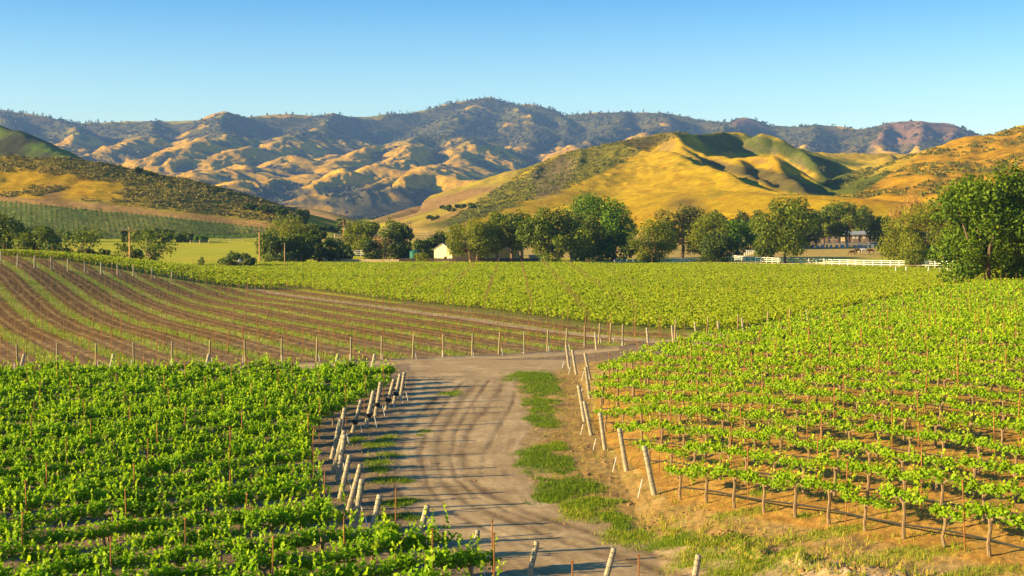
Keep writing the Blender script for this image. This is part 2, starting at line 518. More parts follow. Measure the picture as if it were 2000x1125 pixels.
def near_colour(X, Y):
    n1 = fbm(X / 3.0, Y / 3.0, 4); n2 = fbm(X / .7, Y / .7, 3); n3 = fbm(X / 14., Y / 14., 3)
    col = np.tile(C(.20, .135, .075), (len(X), 1))
    # verge dirt
    col = blend(col, C(.30, .20, .105), sstep(-.1, .5, n1))
    pasture = (Y > 150) & ~in_green(X, Y) & ~in_bare(X, Y)
    pc = np.tile(C(.42, .40, .02), (len(X), 1))
    pc = blend(pc, C(.48, .38, .03), sstep(0, .5, n3)); pc = blend(pc, C(.28, .32, .02), sstep(.1, .6, -n3) * .7)
    col = np.where(pasture[:, None], pc, col)
    dry = pasture & (X > -20) & (Y > 335)
    col = np.where(dry[:, None], blend(np.tile(C(.48, .33, .085), (len(X), 1)), C(.36, .26, .05), sstep(0, .5, n3)), col)
    g = in_green(X, Y)
    col = np.where(g[:, None], blend(np.tile(C(.18, .19, .03), (len(X), 1)), C(.22, .16, .05), sstep(0, .5, n1)), col)
    # bare block: tilled strips and mown grass strips alternate along the rows
    b = in_bare(X, Y)
    ph = (P_of(X, Y) + .22 * fbm(X / 9., Y / 9., 2)) / 3.95
    t = np.abs((ph % 1) - .5) * 3.95
    soil = blend(np.tile(C(.225, .12, .032), (len(X), 1)), C(.46, .28, .075), sstep(.0, .45, n2 * .7 + n1 * .5))
    soil = blend(soil, C(.12, .065, .025), np.exp(-((t - 1.75) / .22) ** 2) * .6)
    soil = blend(soil, C(.11, .06, .022), np.exp(-((t - 1.0) / .14) ** 2) * .5); soil = blend(soil, C(.46, .33, .12), np.exp(-((t - 1.38) / .16) ** 2) * .45)
    gr = blend(np.tile(C(.31, .32, .035), (len(X), 1)), C(.50, .42, .10), sstep(-.1, .5, n1 + .5 * n3))
    gm = (1 - sstep(.36, .70, t + .3 * n2))[:, None]
    soil = soil * (1 - gm) + gr * gm
    col = np.where(b[:, None], soil, col)
    lb = in_left(X, Y)
    col = np.where(lb[:, None], blend(np.tile(C(.17, .12, .065), (len(X), 1)), C(.28, .19, .10), sstep(-.1, .4, n2)), col)
    rb = in_right(X, Y)
    q = ((.891 * X + .454 * Y - 22.8) / 1.95) % 1
    rc = blend(np.tile(C(.43, .21, .02), (len(X), 1)), C(.53, .285, .035), sstep(-.1, .4, n2))
    rc = blend(rc, C(.22, .125, .05), sstep(.1, .5, n1 * .6 + n2 * .5) * .75)
    rc = blend(rc, C(.25, .24, .05), sstep(.15, .5, n3 + .5 * n1) * np.exp(-((q - .5) / .25) ** 2) * .8)
    near_r = (X > .2) & (Y < 84) & (road_mask(X, Y) < 0) & ~rb
    rv = blend(np.tile(C(.42, .25, .055), (len(X), 1)), C(.20, .11, .04), sstep(.0, .4, n1 * .7 + n2 * .5)); rv = blend(rv, C(.52, .36, .12), sstep(.1, .5, n2 - .5 * n1) * .7)
    col = np.where(rb[:, None], rc, np.where(near_r[:, None], rv, col))
    # road
    r = road_mask(X, Y)
    rcol = blend(np.tile(C(.40, .275, .135), (len(X), 1)), C(.50, .355, .18), sstep(-.2, .4, n1))
    rcol = blend(rcol, C(.33, .22, .115), sstep(.1, .5, n2) * .5)
    px, py = pix(X, Y, np.zeros_like(X)); e = np.array(EDGE, float)
    lo = np.interp(py, e[:, 0], e[:, 1]); hi = np.interp(py, e[:, 0], e[:, 2])
    u = np.where(py > 735, (px - lo) / (hi - lo), .5)
    st = fbm(u * 11, Y / 9., 3) + .4 * fbm(u * 34, Y / 4., 2)
    rcol = blend(rcol, C(.22, .145, .08), sstep(.05, .6, st) * .55 * (py > 735)); rcol = blend(rcol, C(.62, .45, .26), sstep(.05, .6, -st) * .4 * (py > 735))
    for pts, w in TRK:
        m = (Y < 75)
        d = np.full(X.shape, 9.0); d[m] = seg_dist(X[m], Y[m], pts)[0]
        rcol = blend(rcol, C(.15, .095, .05), np.exp(-((d + .12 * n1) / (w * (1 + .5 * n3))) ** 2) * np.clip(.54 + .75 * fbm(X / 2.4 + 40 * w, Y / 4.5, 3) + .25 * n2, .04, .9))
    col = blend(col, C(.31, .225, .135), sstep(-1.6, -.2, r) * .55 * (Y < 100))
    rm = sstep(-.15, .2, r)
    col = col * (1 - rm[:, None]) + rcol * rm[:, None]
    pm, pg = patch_mask(X, Y)
    gcol = blend(np.tile(C(.36, .27, .04), (len(X), 1)), C(.13, .20, .018), pg)
    col = col * (1 - (pm * .8)[:, None]) + gcol * (pm * .8)[:, None]
    return col

def near_bump(X, Y):
    """real relief of the nearer soil: clods, ruts, hoed ridges"""
    fade = 1 - sstep(70, 130, Y)
    r = road_mask(X, Y); rough = 1 - sstep(-.3, .3, r)
    z = fade * rough * (.06 * np.abs(fbm(X * 1.7, Y * 1.7, 4)) + .03 * fbm(X * 5, Y * 5, 2))
    for pts, w in TRK:
        m = Y < 75
        d = np.full(X.shape, 9.0); d[m] = seg_dist(X[m], Y[m], pts)[0]
        z = z - .008 * np.exp(-(d / w) ** 2) + .022 * np.exp(-(d / (1.2 * w)) ** 2) * fbm(X * 3, Y * 3, 3)
    b = in_bare(X, Y)
    z = z + np.where(b, .12 * np.abs(fbm(X * 1.1, Y * 1.1, 3)) * (np.abs(((P_of(X, Y) / 3.95) % 1) - .5) > .16), 0)
    # ridge of turned clods along the edge of the right block
    q = .891 * X + .454 * Y
    v = np.exp(-((q - 20.3 + .7 * fbm(X / 2., Y / 2., 3)) / .55) ** 2) * sstep(4.5, 6, X) * sstep(46, 42, Y)
    z = z + v * (.02 + .34 * np.clip(fbm(X * 1.9, Y * 1.9, 4) + .1, 0, 1))
    return z + fade * .01 * fbm(X * 2.5, Y * 2.5, 2)

def polar_grid(a0, a1, na, d0, d1, nd):
    a = np.linspace(a0, a1, na); d = d0 * (d1 / d0) ** np.linspace(0, 1, nd)
    A, D = np.meshgrid(a, d)
    i = np.arange(nd * na).reshape(nd, na)
    quads = np.stack([i[:-1, :-1], i[:-1, 1:], i[1:, 1:], i[1:, :-1]], -1).reshape(-1, 4)
    return (A * D).ravel(), D.ravel(), quads

def sub_mesh(name, V, quads, col, mats):
    used = np.unique(quads); re = np.full(len(V), -1, np.int64); re[used] = np.arange(len(used))
    return mesh_np(name, V[used], re[quads], mats, {"col": col[used]}, smooth=True)

M_GROUND = ground_mat("soil_and_grass", [.9, 7.0, 24.0], .05, .9, .34)
M_ROAD = ground_mat("packed_gravel", [.7, 6.0, 26.0], .03, .7, .26)
M_HILL = ground_mat("hill_grass", [.05, .35, 1.5, 5.0], .6, .8, .34)
M_MOUNT = ground_mat("mountain_slope", [.012, .07, .3], 5.0, .7, .35)

D_MID = 430.0
X, Y, Q = polar_grid(-.50, .50, 900, 18.0, D_MID, 820)
Z = z_all(X, Y) + near_bump(X, Y)
COLR = near_colour(X, Y)
V = np.stack([X, Y, Z], 1)
fc = V[Q].mean(1)
is_road = road_mask(fc[:, 0], fc[:, 1]) > 0
tag(link("ground", sub_mesh("ground", V, Q[~is_road], COLR, [M_GROUND])), kind="structure")
tag(link("dirt_road", sub_mesh("dirt_road", V, Q[is_road], COLR, [M_ROAD])), kind="structure")
# ------------------------------------------------------------------ hills (430 m to 1.6 km)
GOLD = C(.46, .295, .008); GOLD2 = C(.42, .22, .008); OLIVE = C(.17, .155, .018); GREEN = C(.10, .135, .02); SCRUB = C(.055, .065, .022); BROWN = C(.20, .115, .065); SAND = C(.50, .34, .10)
VINEYARD_POLY = [(-300,372),(0,393),(120,405),(240,416),(330,425),(430,436),(530,448),(560,462),(480,466),(200,467),(-300,470)]
def soft(px, py, poly, rx=9, ry=4):
    """polygon with a feathered, ragged edge"""
    xs = [p[0] for p in poly]; ys = [p[1] for p in poly]
    out = np.zeros(px.shape)
    m = (px > min(xs) - 2 * rx) & (px < max(xs) + 2 * rx) & (py > min(ys) - 2 * ry) & (py < max(ys) + 2 * ry)
    for k in range(9):
        q = k * 2.4; r = math.sqrt((k + .5) / 9)
        out[m] += inpoly(px[m] + rx * r * math.cos(q), py[m] + ry * r * math.sin(q), poly) / 9.
    return out

def hill_colour(X, Y, Z, slope):
    px, py = pix(X, Y, Z)
    n1 = fbm(X / 45., Y / 45., 4); n2 = fbm(X / 14., Y / 14., 4); n3 = fbm(X / 5., Y / 5., 3); n4 = fbm(X / 110., Y / 110., 3)
    col = np.tile(GOLD, (len(X), 1))
    col = blend(col, C(.46, .33, .012), sstep(0, .5, n4)); col = blend(col, GOLD2, sstep(.05, .5, n2) * .7)
    jx, jy = px + 16 * n2 + 22 * n1, py + 8 * n2 + 6 * n1
    def zone(poly, c, k=1.0, lim=None, rx=9, ry=4):
        nonlocal col
        m = soft(jx, jy, poly, rx, ry) * k
        if lim is not None: m = m * lim
        col = blend(col, c, m)
    R = px > 700
    # green bowl darkened to paint its shade, and scrubby ridge flanks on the right
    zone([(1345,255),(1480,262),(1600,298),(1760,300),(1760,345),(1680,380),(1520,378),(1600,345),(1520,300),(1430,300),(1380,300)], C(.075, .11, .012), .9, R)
    zone([(1600,288),(1900,280),(1760,345),(1720,322),(1600,303)], C(.46, .30, .02), .9, R)
    zone([(1650,325),(1740,318),(1735,340),(1660,345)], C(.42, .29, .02), .9, R)  # sunlit bit of the ridge, its light painted as gold
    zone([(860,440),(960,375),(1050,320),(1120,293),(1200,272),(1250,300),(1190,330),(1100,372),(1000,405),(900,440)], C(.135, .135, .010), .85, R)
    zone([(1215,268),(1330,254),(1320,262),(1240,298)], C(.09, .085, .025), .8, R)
    zone([(1320,298),(1390,325),(1540,376),(1600,380),(1560,345),(1500,330),(1430,320),(1370,308)], C(.11, .09, .03), .9, R)  # shadow side of the spur, shade put into the brown
    zone([(1440,308),(1520,304),(1580,345),(1500,332)], C(.48, .28, .008), .95, R)
    zone([(1030,345),(1100,305),(1130,310),(1110,370),(1050,395)], C(.15, .105, .06), .8, R, 14, 8)  # right-facing gully side, its shade painted into the colour
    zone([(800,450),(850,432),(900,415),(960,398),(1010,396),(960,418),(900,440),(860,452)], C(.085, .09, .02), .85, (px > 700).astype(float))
    zone([(1310,385),(1370,385),(1375,410),(1300,415)], C(.14, .10, .03), .8, R, 26, 10)
    zone([(1380,380),(1420,370),(1400,395)], C(.24, .2, .02), .7, R)
    # right-hand orange hill: shrubs gather in the hollows
    hill = inpoly(px, py, [(1650,395),(1850,270),(2400,190),(2400,420),(1700,400)])
    col = np.where(hill[:, None], blend(blend(np.tile(C(.46, .245, .008), (len(X), 1)), C(.24, .15, .015), sstep(-.05, .5, n2 + .4 * n1)), C(.13, .10, .02), sstep(.15, .6, n3 + .5 * n2) * .6), col)
    # gap hills
    gap = (px > 420) & (px < 1010) & (Y > 600)
    gc = blend(np.tile(C(.36, .27, .025), (len(X), 1)), C(.30, .18, .06), sstep(-.1, .4, n4 + .3 * n1))
    col = np.where(gap[:, None] & ~inpoly(px, py, [(860,440),(960,375),(1050,320),(1010,400),(900,440)])[:, None], gc, col)
    zone([(420,385),(560,398),(640,420),(700,445),(560,440)], C(.36, .20, .08), .9, (Y > 800).astype(float))
    # left hills
    L = (px < 600) & (Y < 620)
    lc = blend(np.tile(C(.32, .24, .025), (len(X), 1)), C(.42, .28, .04), sstep(-.1, .4, n3))
    gold = soft(px + 22 * n1 + 16 * n2, py + 14 * n2, [(-300,332),(60,330),(150,335),(230,352),(250,372),(220,392),(100,388),(-300,378)], 14, 6)[:, None]
    lc = lc * (1 - gold) + gold * blend(np.tile(C(.50, .30, .012), (len(X), 1)), C(.46, .22, .012), sstep(0, .5, n2))
    band = inpoly(px, py + 4 * n2, [(-300,372),(0,383),(90,390),(200,398),(320,412),(440,425),(540,438),(540,452),(430,439),(330,428),(240,419),(120,408),(0,396),(-300,376)])
    lc = np.where(band[:, None], blend(np.tile(C(.42, .25, .075), (len(X), 1)), C(.33, .19, .06), sstep(0, .4, n3)), lc)
    dark = .75 * soft(px + 16 * n2, py + 9 * n3, [(88,362),(112,358),(130,394),(70,394)], 18, 7)
    lc = blend(lc, C(.17, .10, .06), dark)
    vy = inpoly(px, py, VINEYARD_POLY)
    lc = np.where(vy[:, None], blend(np.tile(C(.20, .22, .05), (len(X), 1)), C(.27, .26, .06), sstep(0, .4, n1)), lc)
    col = np.where(L[:, None], lc, col)
    far_l = (px < 300) & (Y > 640)
    col = np.where(far_l[:, None], blend(np.tile(C(.12, .17, .02), (len(X), 1)), C(.07, .07, .03), sstep(-.05, .3, n1)), col)
    # low flat ground in front of the hills stays pasture
    low = 1 - sstep(.5, 4, Z - z_plain(X, Y))
    pc = blend(np.tile(C(.48, .33, .085), (len(X), 1)), C(.38, .27, .05), sstep(0, .5, n1))
    pl = blend(np.tile(C(.42, .40, .02), (len(X), 1)), C(.48, .38, .03), sstep(0, .5, n1))
    pc = np.where((X < -60)[:, None], pl, pc)
    vy2 = vy & (px < 600)
    low = np.where(vy2, 0, low)
    col = col * (1 - low[:, None]) + pc * low[:, None]
    # steep broken faces show soil
    return blend(col, C(.16, .11, .06), sstep(.62, .9, slope) * .6)

def grad_slope(Z, X, Y, nd, na):
    Zg, Xg, Yg = Z.reshape(nd, na), X.reshape(nd, na), Y.reshape(nd, na)
    dzy = np.gradient(Zg, axis=0) / np.maximum(np.gradient(Yg, axis=0), 1e-6)
    dzx = np.gradient(Zg, axis=1) / np.maximum(np.abs(np.gradient(Xg, axis=1)), 1e-6)
    return np.hypot(dzx, dzy).ravel()

na, nd = 1000, 620
X, Y, Q = polar_grid(-.55, .55, na, D_MID, 1600, nd)
Z = z_mid(X, Y)
Z = np.where(Y < D_MID + .01, z_all(X, Y) - .03, Z)
HX, HY, HZ = X, Y, Z
HCOL = hill_colour(X, Y, Z, grad_slope(Z, X, Y, nd, na))
tag(link("hills", mesh_np("hills", np.stack([X, Y, Z], 1), Q, [M_HILL], {"col": HCOL}, smooth=True)), kind="structure")

# ------------------------------------------------------------------ far mountains
SKYL = [(-500,190),(-300,200),(-100,205),(0,216),(60,222),(100,230),(150,241),(200,239),(230,238),(260,236),(330,237),(395,234),(415,224),(437,218),(460,224),(480,229),(530,224),(570,223),(620,227),(650,221),(685,229),(720,228),
        (760,222),(800,221),(840,213),(860,206),(900,198),(930,194),(955,190),(975,196),(1000,205),(1030,203),(1055,208),(1075,216),(1095,224),(1110,226),(1160,220),(1220,219),(1290,220),(1330,226),(1370,235),
        (1400,237),(1430,238),(1442,232),(1455,230),(1470,238),(1490,244),(1540,247),(1600,244),(1640,247),(1680,253),(1715,248),(1735,240),(1760,237),(1800,237),(1850,241),(1870,248),(1890,263),(1930,271),(2100,277),(2400,285)]
FR = []
def fridge(pts, s, r): FR.append(([tuple(at(*p)) for p in pts], s, r * .5))
sk = []
for (x, y) in SKYL:
    d = float(np.interp(x, [-500, 0, 300, 440, 700, 955, 1100, 1300, 1500, 1800, 2400], [4300, 4200, 4000, 4000, 4200, 4600, 4400, 4200, 4000, 3700, 3700]))
    sk.append((x, y, d))
fridge(sk, .42, 12)
for pts, s, r in [
    ([(440,219,4000),(425,240,3700),(450,262,3400),(400,275,3150),(340,290,2950)], .42, 15),
    ([(300,237,4000),(290,262,3600),(230,285,3300),(150,300,3100)], .42, 15),
    ([(120,236,4100),(160,262,3700),(100,285,3400)], .42, 15),
    ([(650,222,4150),(620,245,3800),(560,262,3500),(520,285,3250),(470,300,3050)], .40, 15),
    ([(470,290,3100),(380,315,2850),(300,336,2600)], .33, 25),
    ([(560,297,2950),(480,312,2800),(400,332,2600),(330,345,2450)], .33, 25),
    ([(545,340,2500),(470,352,2350),(390,365,2200)], .33, 25),
    ([(955,191,4600),(900,225,4200),(880,248,3850),(840,263,3600),(790,272,3400),(740,283,3200),(690,300,3000),(640,318,2850),(600,330,2750)], .36, 20),
    ([(790,272,3400),(800,290,3100),(760,310,2900),(700,330,2700),(650,345,2550),(560,368,2350)], .36, 20),
    ([(850,262,3600),(900,265,3500),(925,285,3300),(900,305,3100),(850,325,2850),(800,343,2600),(720,358,2450),(640,372,2300)], .38, 18),
    ([(600,372,2250),(680,368,2250),(760,362,2300),(800,350,2400),(850,342,2450),(900,350,2400),(950,360,2350),(985,372,2250)], .62, 10),
    ([(1000,206,4450),(1045,245,4000),(1040,275,3700),(1000,300,3450),(960,330,3100),(930,350,2800)], .42, 18),
    ([(1095,224,4400),(1110,255,4000),(1090,290,3600),(1060,320,3300)], .42, 18),
    ([(1220,220,4250),(1200,245,3900),(1170,262,3650),(1120,285,3400)], .42, 15),
    ([(1290,221,4200),(1300,245,3800),(1260,260,3600)], .42, 15),
    ([(1450,231,4050),(1420,250,3700),(1390,268,3450)], .45, 12),
    ([(1600,245,3950),(1590,265,3600),(1560,285,3350)], .42, 12),
    ([(1680,254,3900),(1690,275,3500),(1650,292,3200)], .42, 12),
    ([(1735,241,3700),(1715,270,3400),(1740,290,3150)], .55, 8),
    ([(1800,238,3700),(1800,262,3450),(1790,285,3200)], .55, 8),
    ([(1870,250,3700),(1850,275,3400)], .5, 8),
    ([(0,217,4200),(20,250,3800),(90,280,3400),(180,310,3000),(250,330,2800)], .38, 20)]:
    fridge(pts, s, r)

def z_far(X, Y):
    base = 13 + 40 * sstep(1700, 3600, Y)
    wx = X + 120 * fbm(X / 420., Y / 420., 3); wy = Y + 120 * fbm(X / 420. + 7, Y / 420. + 3, 3)
    acc = base.copy()
    for i, (pts, s, r) in enumerate(FR):
        xs = [p[0] for p in pts]; ys = [p[1] for p in pts]; reach = (max(p[2] for p in pts)) / s
        m = (X > min(xs) - reach) & (X < max(xs) + reach) & (Y > min(ys) - reach) & (Y < max(ys) + reach)
        d0 = seg_dist(X[m], Y[m], pts)[0]
        f = np.clip(d0 / 180., 0, 1) * .9
        h = crest_h(X[m] * (1 - f) + wx[m] * f, Y[m] * (1 - f) + wy[m] * f, pts, s, r)
        a = acc[m]; k = 2.5
        mx = np.maximum(a, h); acc[m] = mx + k * np.log1p(np.exp(-np.abs(a - h) / k)) * np.exp(-((a - h) / (4 * k)) ** 2)
    h = acc - base
    dsk = seg_dist(X, Y, FR[0][0])[0]
    k = sstep(4, 60, h) * sstep(0, 260, dsk)
    n = ridged(X / 400. + .5 * fbm(X / 500., Y / 500., 2), Y / 520., 6, .62)
    acc = acc + k * (34 * (n - .62) + 3 * (np.abs(perlin(X / 95. + 1.2 * fbm(X / 260., Y / 260., 3), Y / 330.)) - .28) + 4 * (np.abs(perlin(X / 44. + fbm(X / 120., Y / 120., 2), Y / 150.)) - .28)) + sstep(3, 40, h) * (3.0 * fbm(X / 45., Y / 45., 4))
    return np.maximum(acc, base - 2)

def far_colour(X, Y, Z, slope, na, nd):
    px, py = pix(X, Y, Z)
    n1 = fbm(X / 260., Y / 260., 4); n2 = fbm(X / 90., Y / 90., 4); n3 = fbm(X / 30., Y / 30., 3)
    Zg = Z.reshape(nd, na)
    k = 9
    def blur(A):
        for ax in (0, 1):
            c = np.cumsum(np.concatenate([np.repeat(np.take(A, [0], ax), k + 1, ax), A, np.repeat(np.take(A, [-1], ax), k, ax)], ax), ax)
            A = (np.take(c, range(2 * k + 1, c.shape[ax]), ax) - np.take(c, range(0, c.shape[ax] - 2 * k - 1), ax)) / (2 * k + 1)
        return A
    conc = (Zg - blur(Zg)).ravel()            # crests positive, hollows negative
    col = np.tile(C(.52, .285, .002), (len(X), 1))
    col = blend(col, C(.44, .26, .004), sstep(-.1, .4, n2))
    height = sstep(285, 255, py + 18 * n1 - 12 * sstep(500, 900, px))     # upper slopes wooded
    right = sstep(960, 1080, px)
    wood_shade = np.clip(sstep(-.05, .3, n2 * 1.0 + .7 * n1 - conc * .10 + .85 * height - .08 + .40 * right + .4 * n3), 0, 1)  # woods, spread into hollows and rightwards to paint shadow as well
    wood_shade = np.where((py > 368) & (px < 1010), np.maximum(wood_shade, sstep(-.2, .2, n2 + .25)), wood_shade)
    col = blend(col, C(.24, .23, .02), sstep(.0, .4, n1 + .3) * height * .8)
    wc = blend(np.tile(C(.055, .060, .026), (len(X), 1)), C(.11, .085, .035), sstep(0, .5, n3 + n1))
    col = col * (1 - wood_shade[:, None] * .9) + wc * wood_shade[:, None] * .9
    rock = inpoly(px + 8 * n3, py + 6 * n3, [(1700,285),(1730,242),(1760,234),(1870,240),(1895,270),(1830,272),(1770,282)])
    col = np.where(rock[:, None], blend(np.tile(C(.25, .14, .075), (len(X), 1)), C(.14, .085, .045), sstep(-.1, .3, n3)), col)
    rock2 = inpoly(px + 6 * n3, py + 4 * n3, [(1425,245),(1450,228),(1480,240),(1500,250)])
    return np.where(rock2[:, None], C(.2, .11, .07)[None], col)

na, nd = 1000, 700
X, Y, Q = polar_grid(-.52, .52, na, 1500, 5200, nd)
Z = z_far(X, Y)
FX, FY, FZ = X, Y, Z
FCOL = far_colour(X, Y, Z, None, na, nd)
tag(link("mountains", mesh_np("mountains", np.stack([X, Y, Z], 1), Q, [M_MOUNT], {"col": FCOL}, smooth=True)), kind="structure")
# ground beyond, out to the horizon, below everything
gx, gy = np.meshgrid(np.linspace(-3700, 3700, 30), np.linspace(-350, 5300, 30))
i = np.arange(900).reshape(30, 30)
tag(link("plain", mesh_np("plain", np.stack([gx.ravel(), gy.ravel(), np.full(900, -3.0)], 1), np.stack([i[:-1, :-1], i[:-1, 1:], i[1:, 1:], i[1:, :-1]], -1).reshape(-1, 4), [M_HILL], {"col": np.tile(C(.3, .24, .05), (900, 1))})), kind="structure")
# ------------------------------------------------------------------ leaves and vines
def cards(P, size, nrm=None, rng=RNG, aspect=.8, fold=.25):
    """folded leaf-shaped quads at points P; returns V, Q"""
    n = len(P); size = np.broadcast_to(np.asarray(size, float), (n,))
    if nrm is None: nrm = rng.normal(size=(n, 3))
    nrm = nrm / np.maximum(np.linalg.norm(nrm, axis=1, keepdims=True), 1e-6)
    t = rng.normal(size=(n, 3)); t -= (t * nrm).sum(1, keepdims=True) * nrm
    t /= np.maximum(np.linalg.norm(t, axis=1, keepdims=True), 1e-6)
    b = np.cross(nrm, t)
    s = size[:, None]
    v0 = P - t * s * .5; v2 = P + t * s * .55
    side = b * s * .5 * aspect; up = nrm * s * fold
    v1 = P + side + up - t * s * .08; v3 = P - side + up - t * s * .08
    V = np.stack([v0, v1, v2, v3], 1).reshape(-1, 3)
    return V, np.arange(4 * n).reshape(n, 4)

def rep4(a): return np.repeat(a, 4)

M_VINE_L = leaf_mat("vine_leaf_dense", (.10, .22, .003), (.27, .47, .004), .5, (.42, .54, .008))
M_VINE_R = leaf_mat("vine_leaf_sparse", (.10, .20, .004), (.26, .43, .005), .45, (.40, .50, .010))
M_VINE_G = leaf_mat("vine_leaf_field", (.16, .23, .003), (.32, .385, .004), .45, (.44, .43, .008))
M_BARK = solid_mat("vine_bark", (.23, .155, .085), .4, 22, .95, .6, stretch=(1, 1, .3))
M_HOSE = solid_mat("black_hose", (.035, .032, .03), .2, 9, .6)

def vine_leaves(kind, rng):
    """one vine's shoots along x, base at the origin"""
    if kind == 'dense':
        L, n, hw, z0, zt, sz = 1.46, 700, .25, .50, .97, .088
    else:
        L, n, hw, z0, zt, sz = 1.36, 350, .12, .68, .92, .084
    nshoot = 26 if kind == 'dense' else 20
    pts, nr = [], []
    for k in range(5 if kind == 'dense' else 3):       # a few long loose canes
        x = rng.uniform(-L / 2, L / 2); t = np.linspace(.2, 1, 14); a, c = rng.normal(0, .22, 2)
        pts.append(np.stack([x + a * t, c * t + rng.normal(0, .03, 14), z0 + .15 + (zt - z0 + rng.uniform(.05, .28)) * t], 1)); nr.append(rng.normal(0, 1, (14, 3)))
    for k in range(nshoot):
        x = rng.uniform(-L / 2, L / 2); per = n // nshoot
        out = rng.normal(0, 1); lean = rng.normal(0, .18)
        h = (zt - z0) * rng.uniform(.55, 1.25)
        t = rng.uniform(0, 1, per)
        px = x + lean * t + rng.normal(0, .08, per)
        py = np.tanh(out) * hw * (.25 + .75 * t) + rng.normal(0, .09, per)
        pz = z0 + .12 + h * (t ** .8) - (.30 * t * t * abs(math.tanh(out)) if kind == 'dense' else .10 * t * t) + rng.normal(0, .05, per)
        pts.append(np.stack([px, py, pz], 1))
        nr.append(np.stack([rng.normal(0, .7, per), np.sign(py) * .5 + rng.normal(0, .7, per), .55 + rng.normal(0, .55, per)], 1))
    Pn = np.concatenate(pts); N = np.concatenate(nr)
    N = N + (np.array([-.50, .15, .12]) if kind == 'dense' else np.array([-.12, -.5, .1]))   # leaves turn to the light
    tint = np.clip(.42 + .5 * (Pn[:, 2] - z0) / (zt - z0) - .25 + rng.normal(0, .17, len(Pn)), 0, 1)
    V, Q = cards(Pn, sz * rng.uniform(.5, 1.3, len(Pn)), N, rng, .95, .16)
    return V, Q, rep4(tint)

def vine_trunk(rng, kind):
    b = MB(); h = .62 if kind == 'dense' else .74
    jx, jy = rng.normal(0, .05), rng.normal(0, .05)
    r = .038 if kind == 'dense' else .040
    b.tube([(0, 0, -.1), (jx, jy, h * .35), (jx * .2 + .02, jy * .3, h * .75), (0, 0, h)], [r * 1.3, r, r * .95, r * 1.25], 7)
    for sx in (-1, 1):
        b.tube([(0, 0, h - .03), (sx * .16, rng.normal(0, .02), h + .06), (sx * .42, rng.normal(0, .03), h + .09), (sx * .68, 0, h + .07)], [r * .85, r * .7, r * .55, r * .35], 6)
    return b

VAR = {}
for kind, mt in (('dense', M_VINE_L), ('sparse', M_VINE_R)):
    VAR[kind] = []
    for k in range(9):
        rng = np.random.default_rng(100 + k)
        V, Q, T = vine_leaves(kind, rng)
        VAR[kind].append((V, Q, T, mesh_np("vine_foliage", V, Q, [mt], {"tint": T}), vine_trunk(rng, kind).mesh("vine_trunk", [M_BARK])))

def row_points(kind):
    """(row number, number along the row, x, y) for the two near blocks"""
    out = []
    if kind == 'dense':
        dx, dy = LROW; nx, ny = -dy, dx; sp, st = 1.85, 1.32
        qs = [p.x * nx + p.y * ny for p in LBW]; q0 = min(qs)
        rows = range(-1, 34); test = in_left; sgn = -1
    else:
        dx, dy = RROW; nx, ny = .891, .454; sp, st = 1.95, 1.32
        q0 = 22.8; rows = range(0, 46); test = in_right; sgn = 1
    for r in rows:
        q = q0 + sp * r
        s = np.arange(-130, 130, .05)
        x, y = nx * q + dx * s, ny * q + dy * s
        ok = test(x, y)
        if not ok.any(): continue
        ss = s[ok]; s0 = ss.min() if sgn > 0 else ss.max()
        k = 0
        for j in range(int((ss.max() - ss.min()) / st) + 1):
            t = s0 + sgn * (.7 + st * j)
            x, y = nx * q + dx * t, ny * q + dy * t
            if not test(np.array([x]), np.array([y]))[0]: continue
            k += 1
            out.append((r, k, x, y))
    return out
ROWS = {'dense': row_points('dense'), 'sparse': row_points('sparse')}
def in_view(x, y, m=.39): return abs(x / y) < m + 1.2 / y and y > 29.0
vines = []
for kind in ('dense', 'sparse'):
    used = sorted({r for r, k, x, y in ROWS[kind] if in_view(x, y)})
    order = {r: i + 1 for i, r in enumerate(used)}
    for r, k, x, y in ROWS[kind]:
        vines.append((math.hypot(x, y), kind, order.get(r, 0), k, x, y, in_view(x, y, .372)))
near = sorted([v for v in vines if v[6]])[:298]
near_set = {(v[4], v[5]) for v in near}
rest = [v for v in vines if (v[4], v[5]) not in near_set and abs(v[4] / v[5]) < .47 and v[5] > 26]

for (dist, kind, r, k, x, y, _) in near:
    rng = np.random.default_rng(int(x * 977 + y * 7919) & 0xffff)
    V, Q, T, lm, tm = VAR[kind][rng.integers(9)]
    ang = math.atan2(LROW[1], LROW[0]) if kind == 'dense' else math.atan2(RROW[1], RROW[0])
    if kind == 'dense':
        lab = f"bushy grapevine, {nth(k)} from the road in the {nth(r)} row of the dense block"
    else:
        lab = f"thin-trunked grapevine, {nth(k)} from the road in the {nth(r)} row over orange soil"
    o = thing("grapevine", lab, "grapevine", (x, y, zg(x, y)), ang + rng.normal(0, .05),
              "bushy vines of the dense block" if kind == 'dense' else "thin-trunked vines over orange soil")
    s = rng.uniform(.88, 1.12); o.scale = (1, s, s * rng.uniform(.92, 1.08))
    if kind == 'dense' and rng.random() < .035 and k > 2: o.scale = (.5, .5, .7)
    link("foliage", lm, o); link("trunk", tm, o)

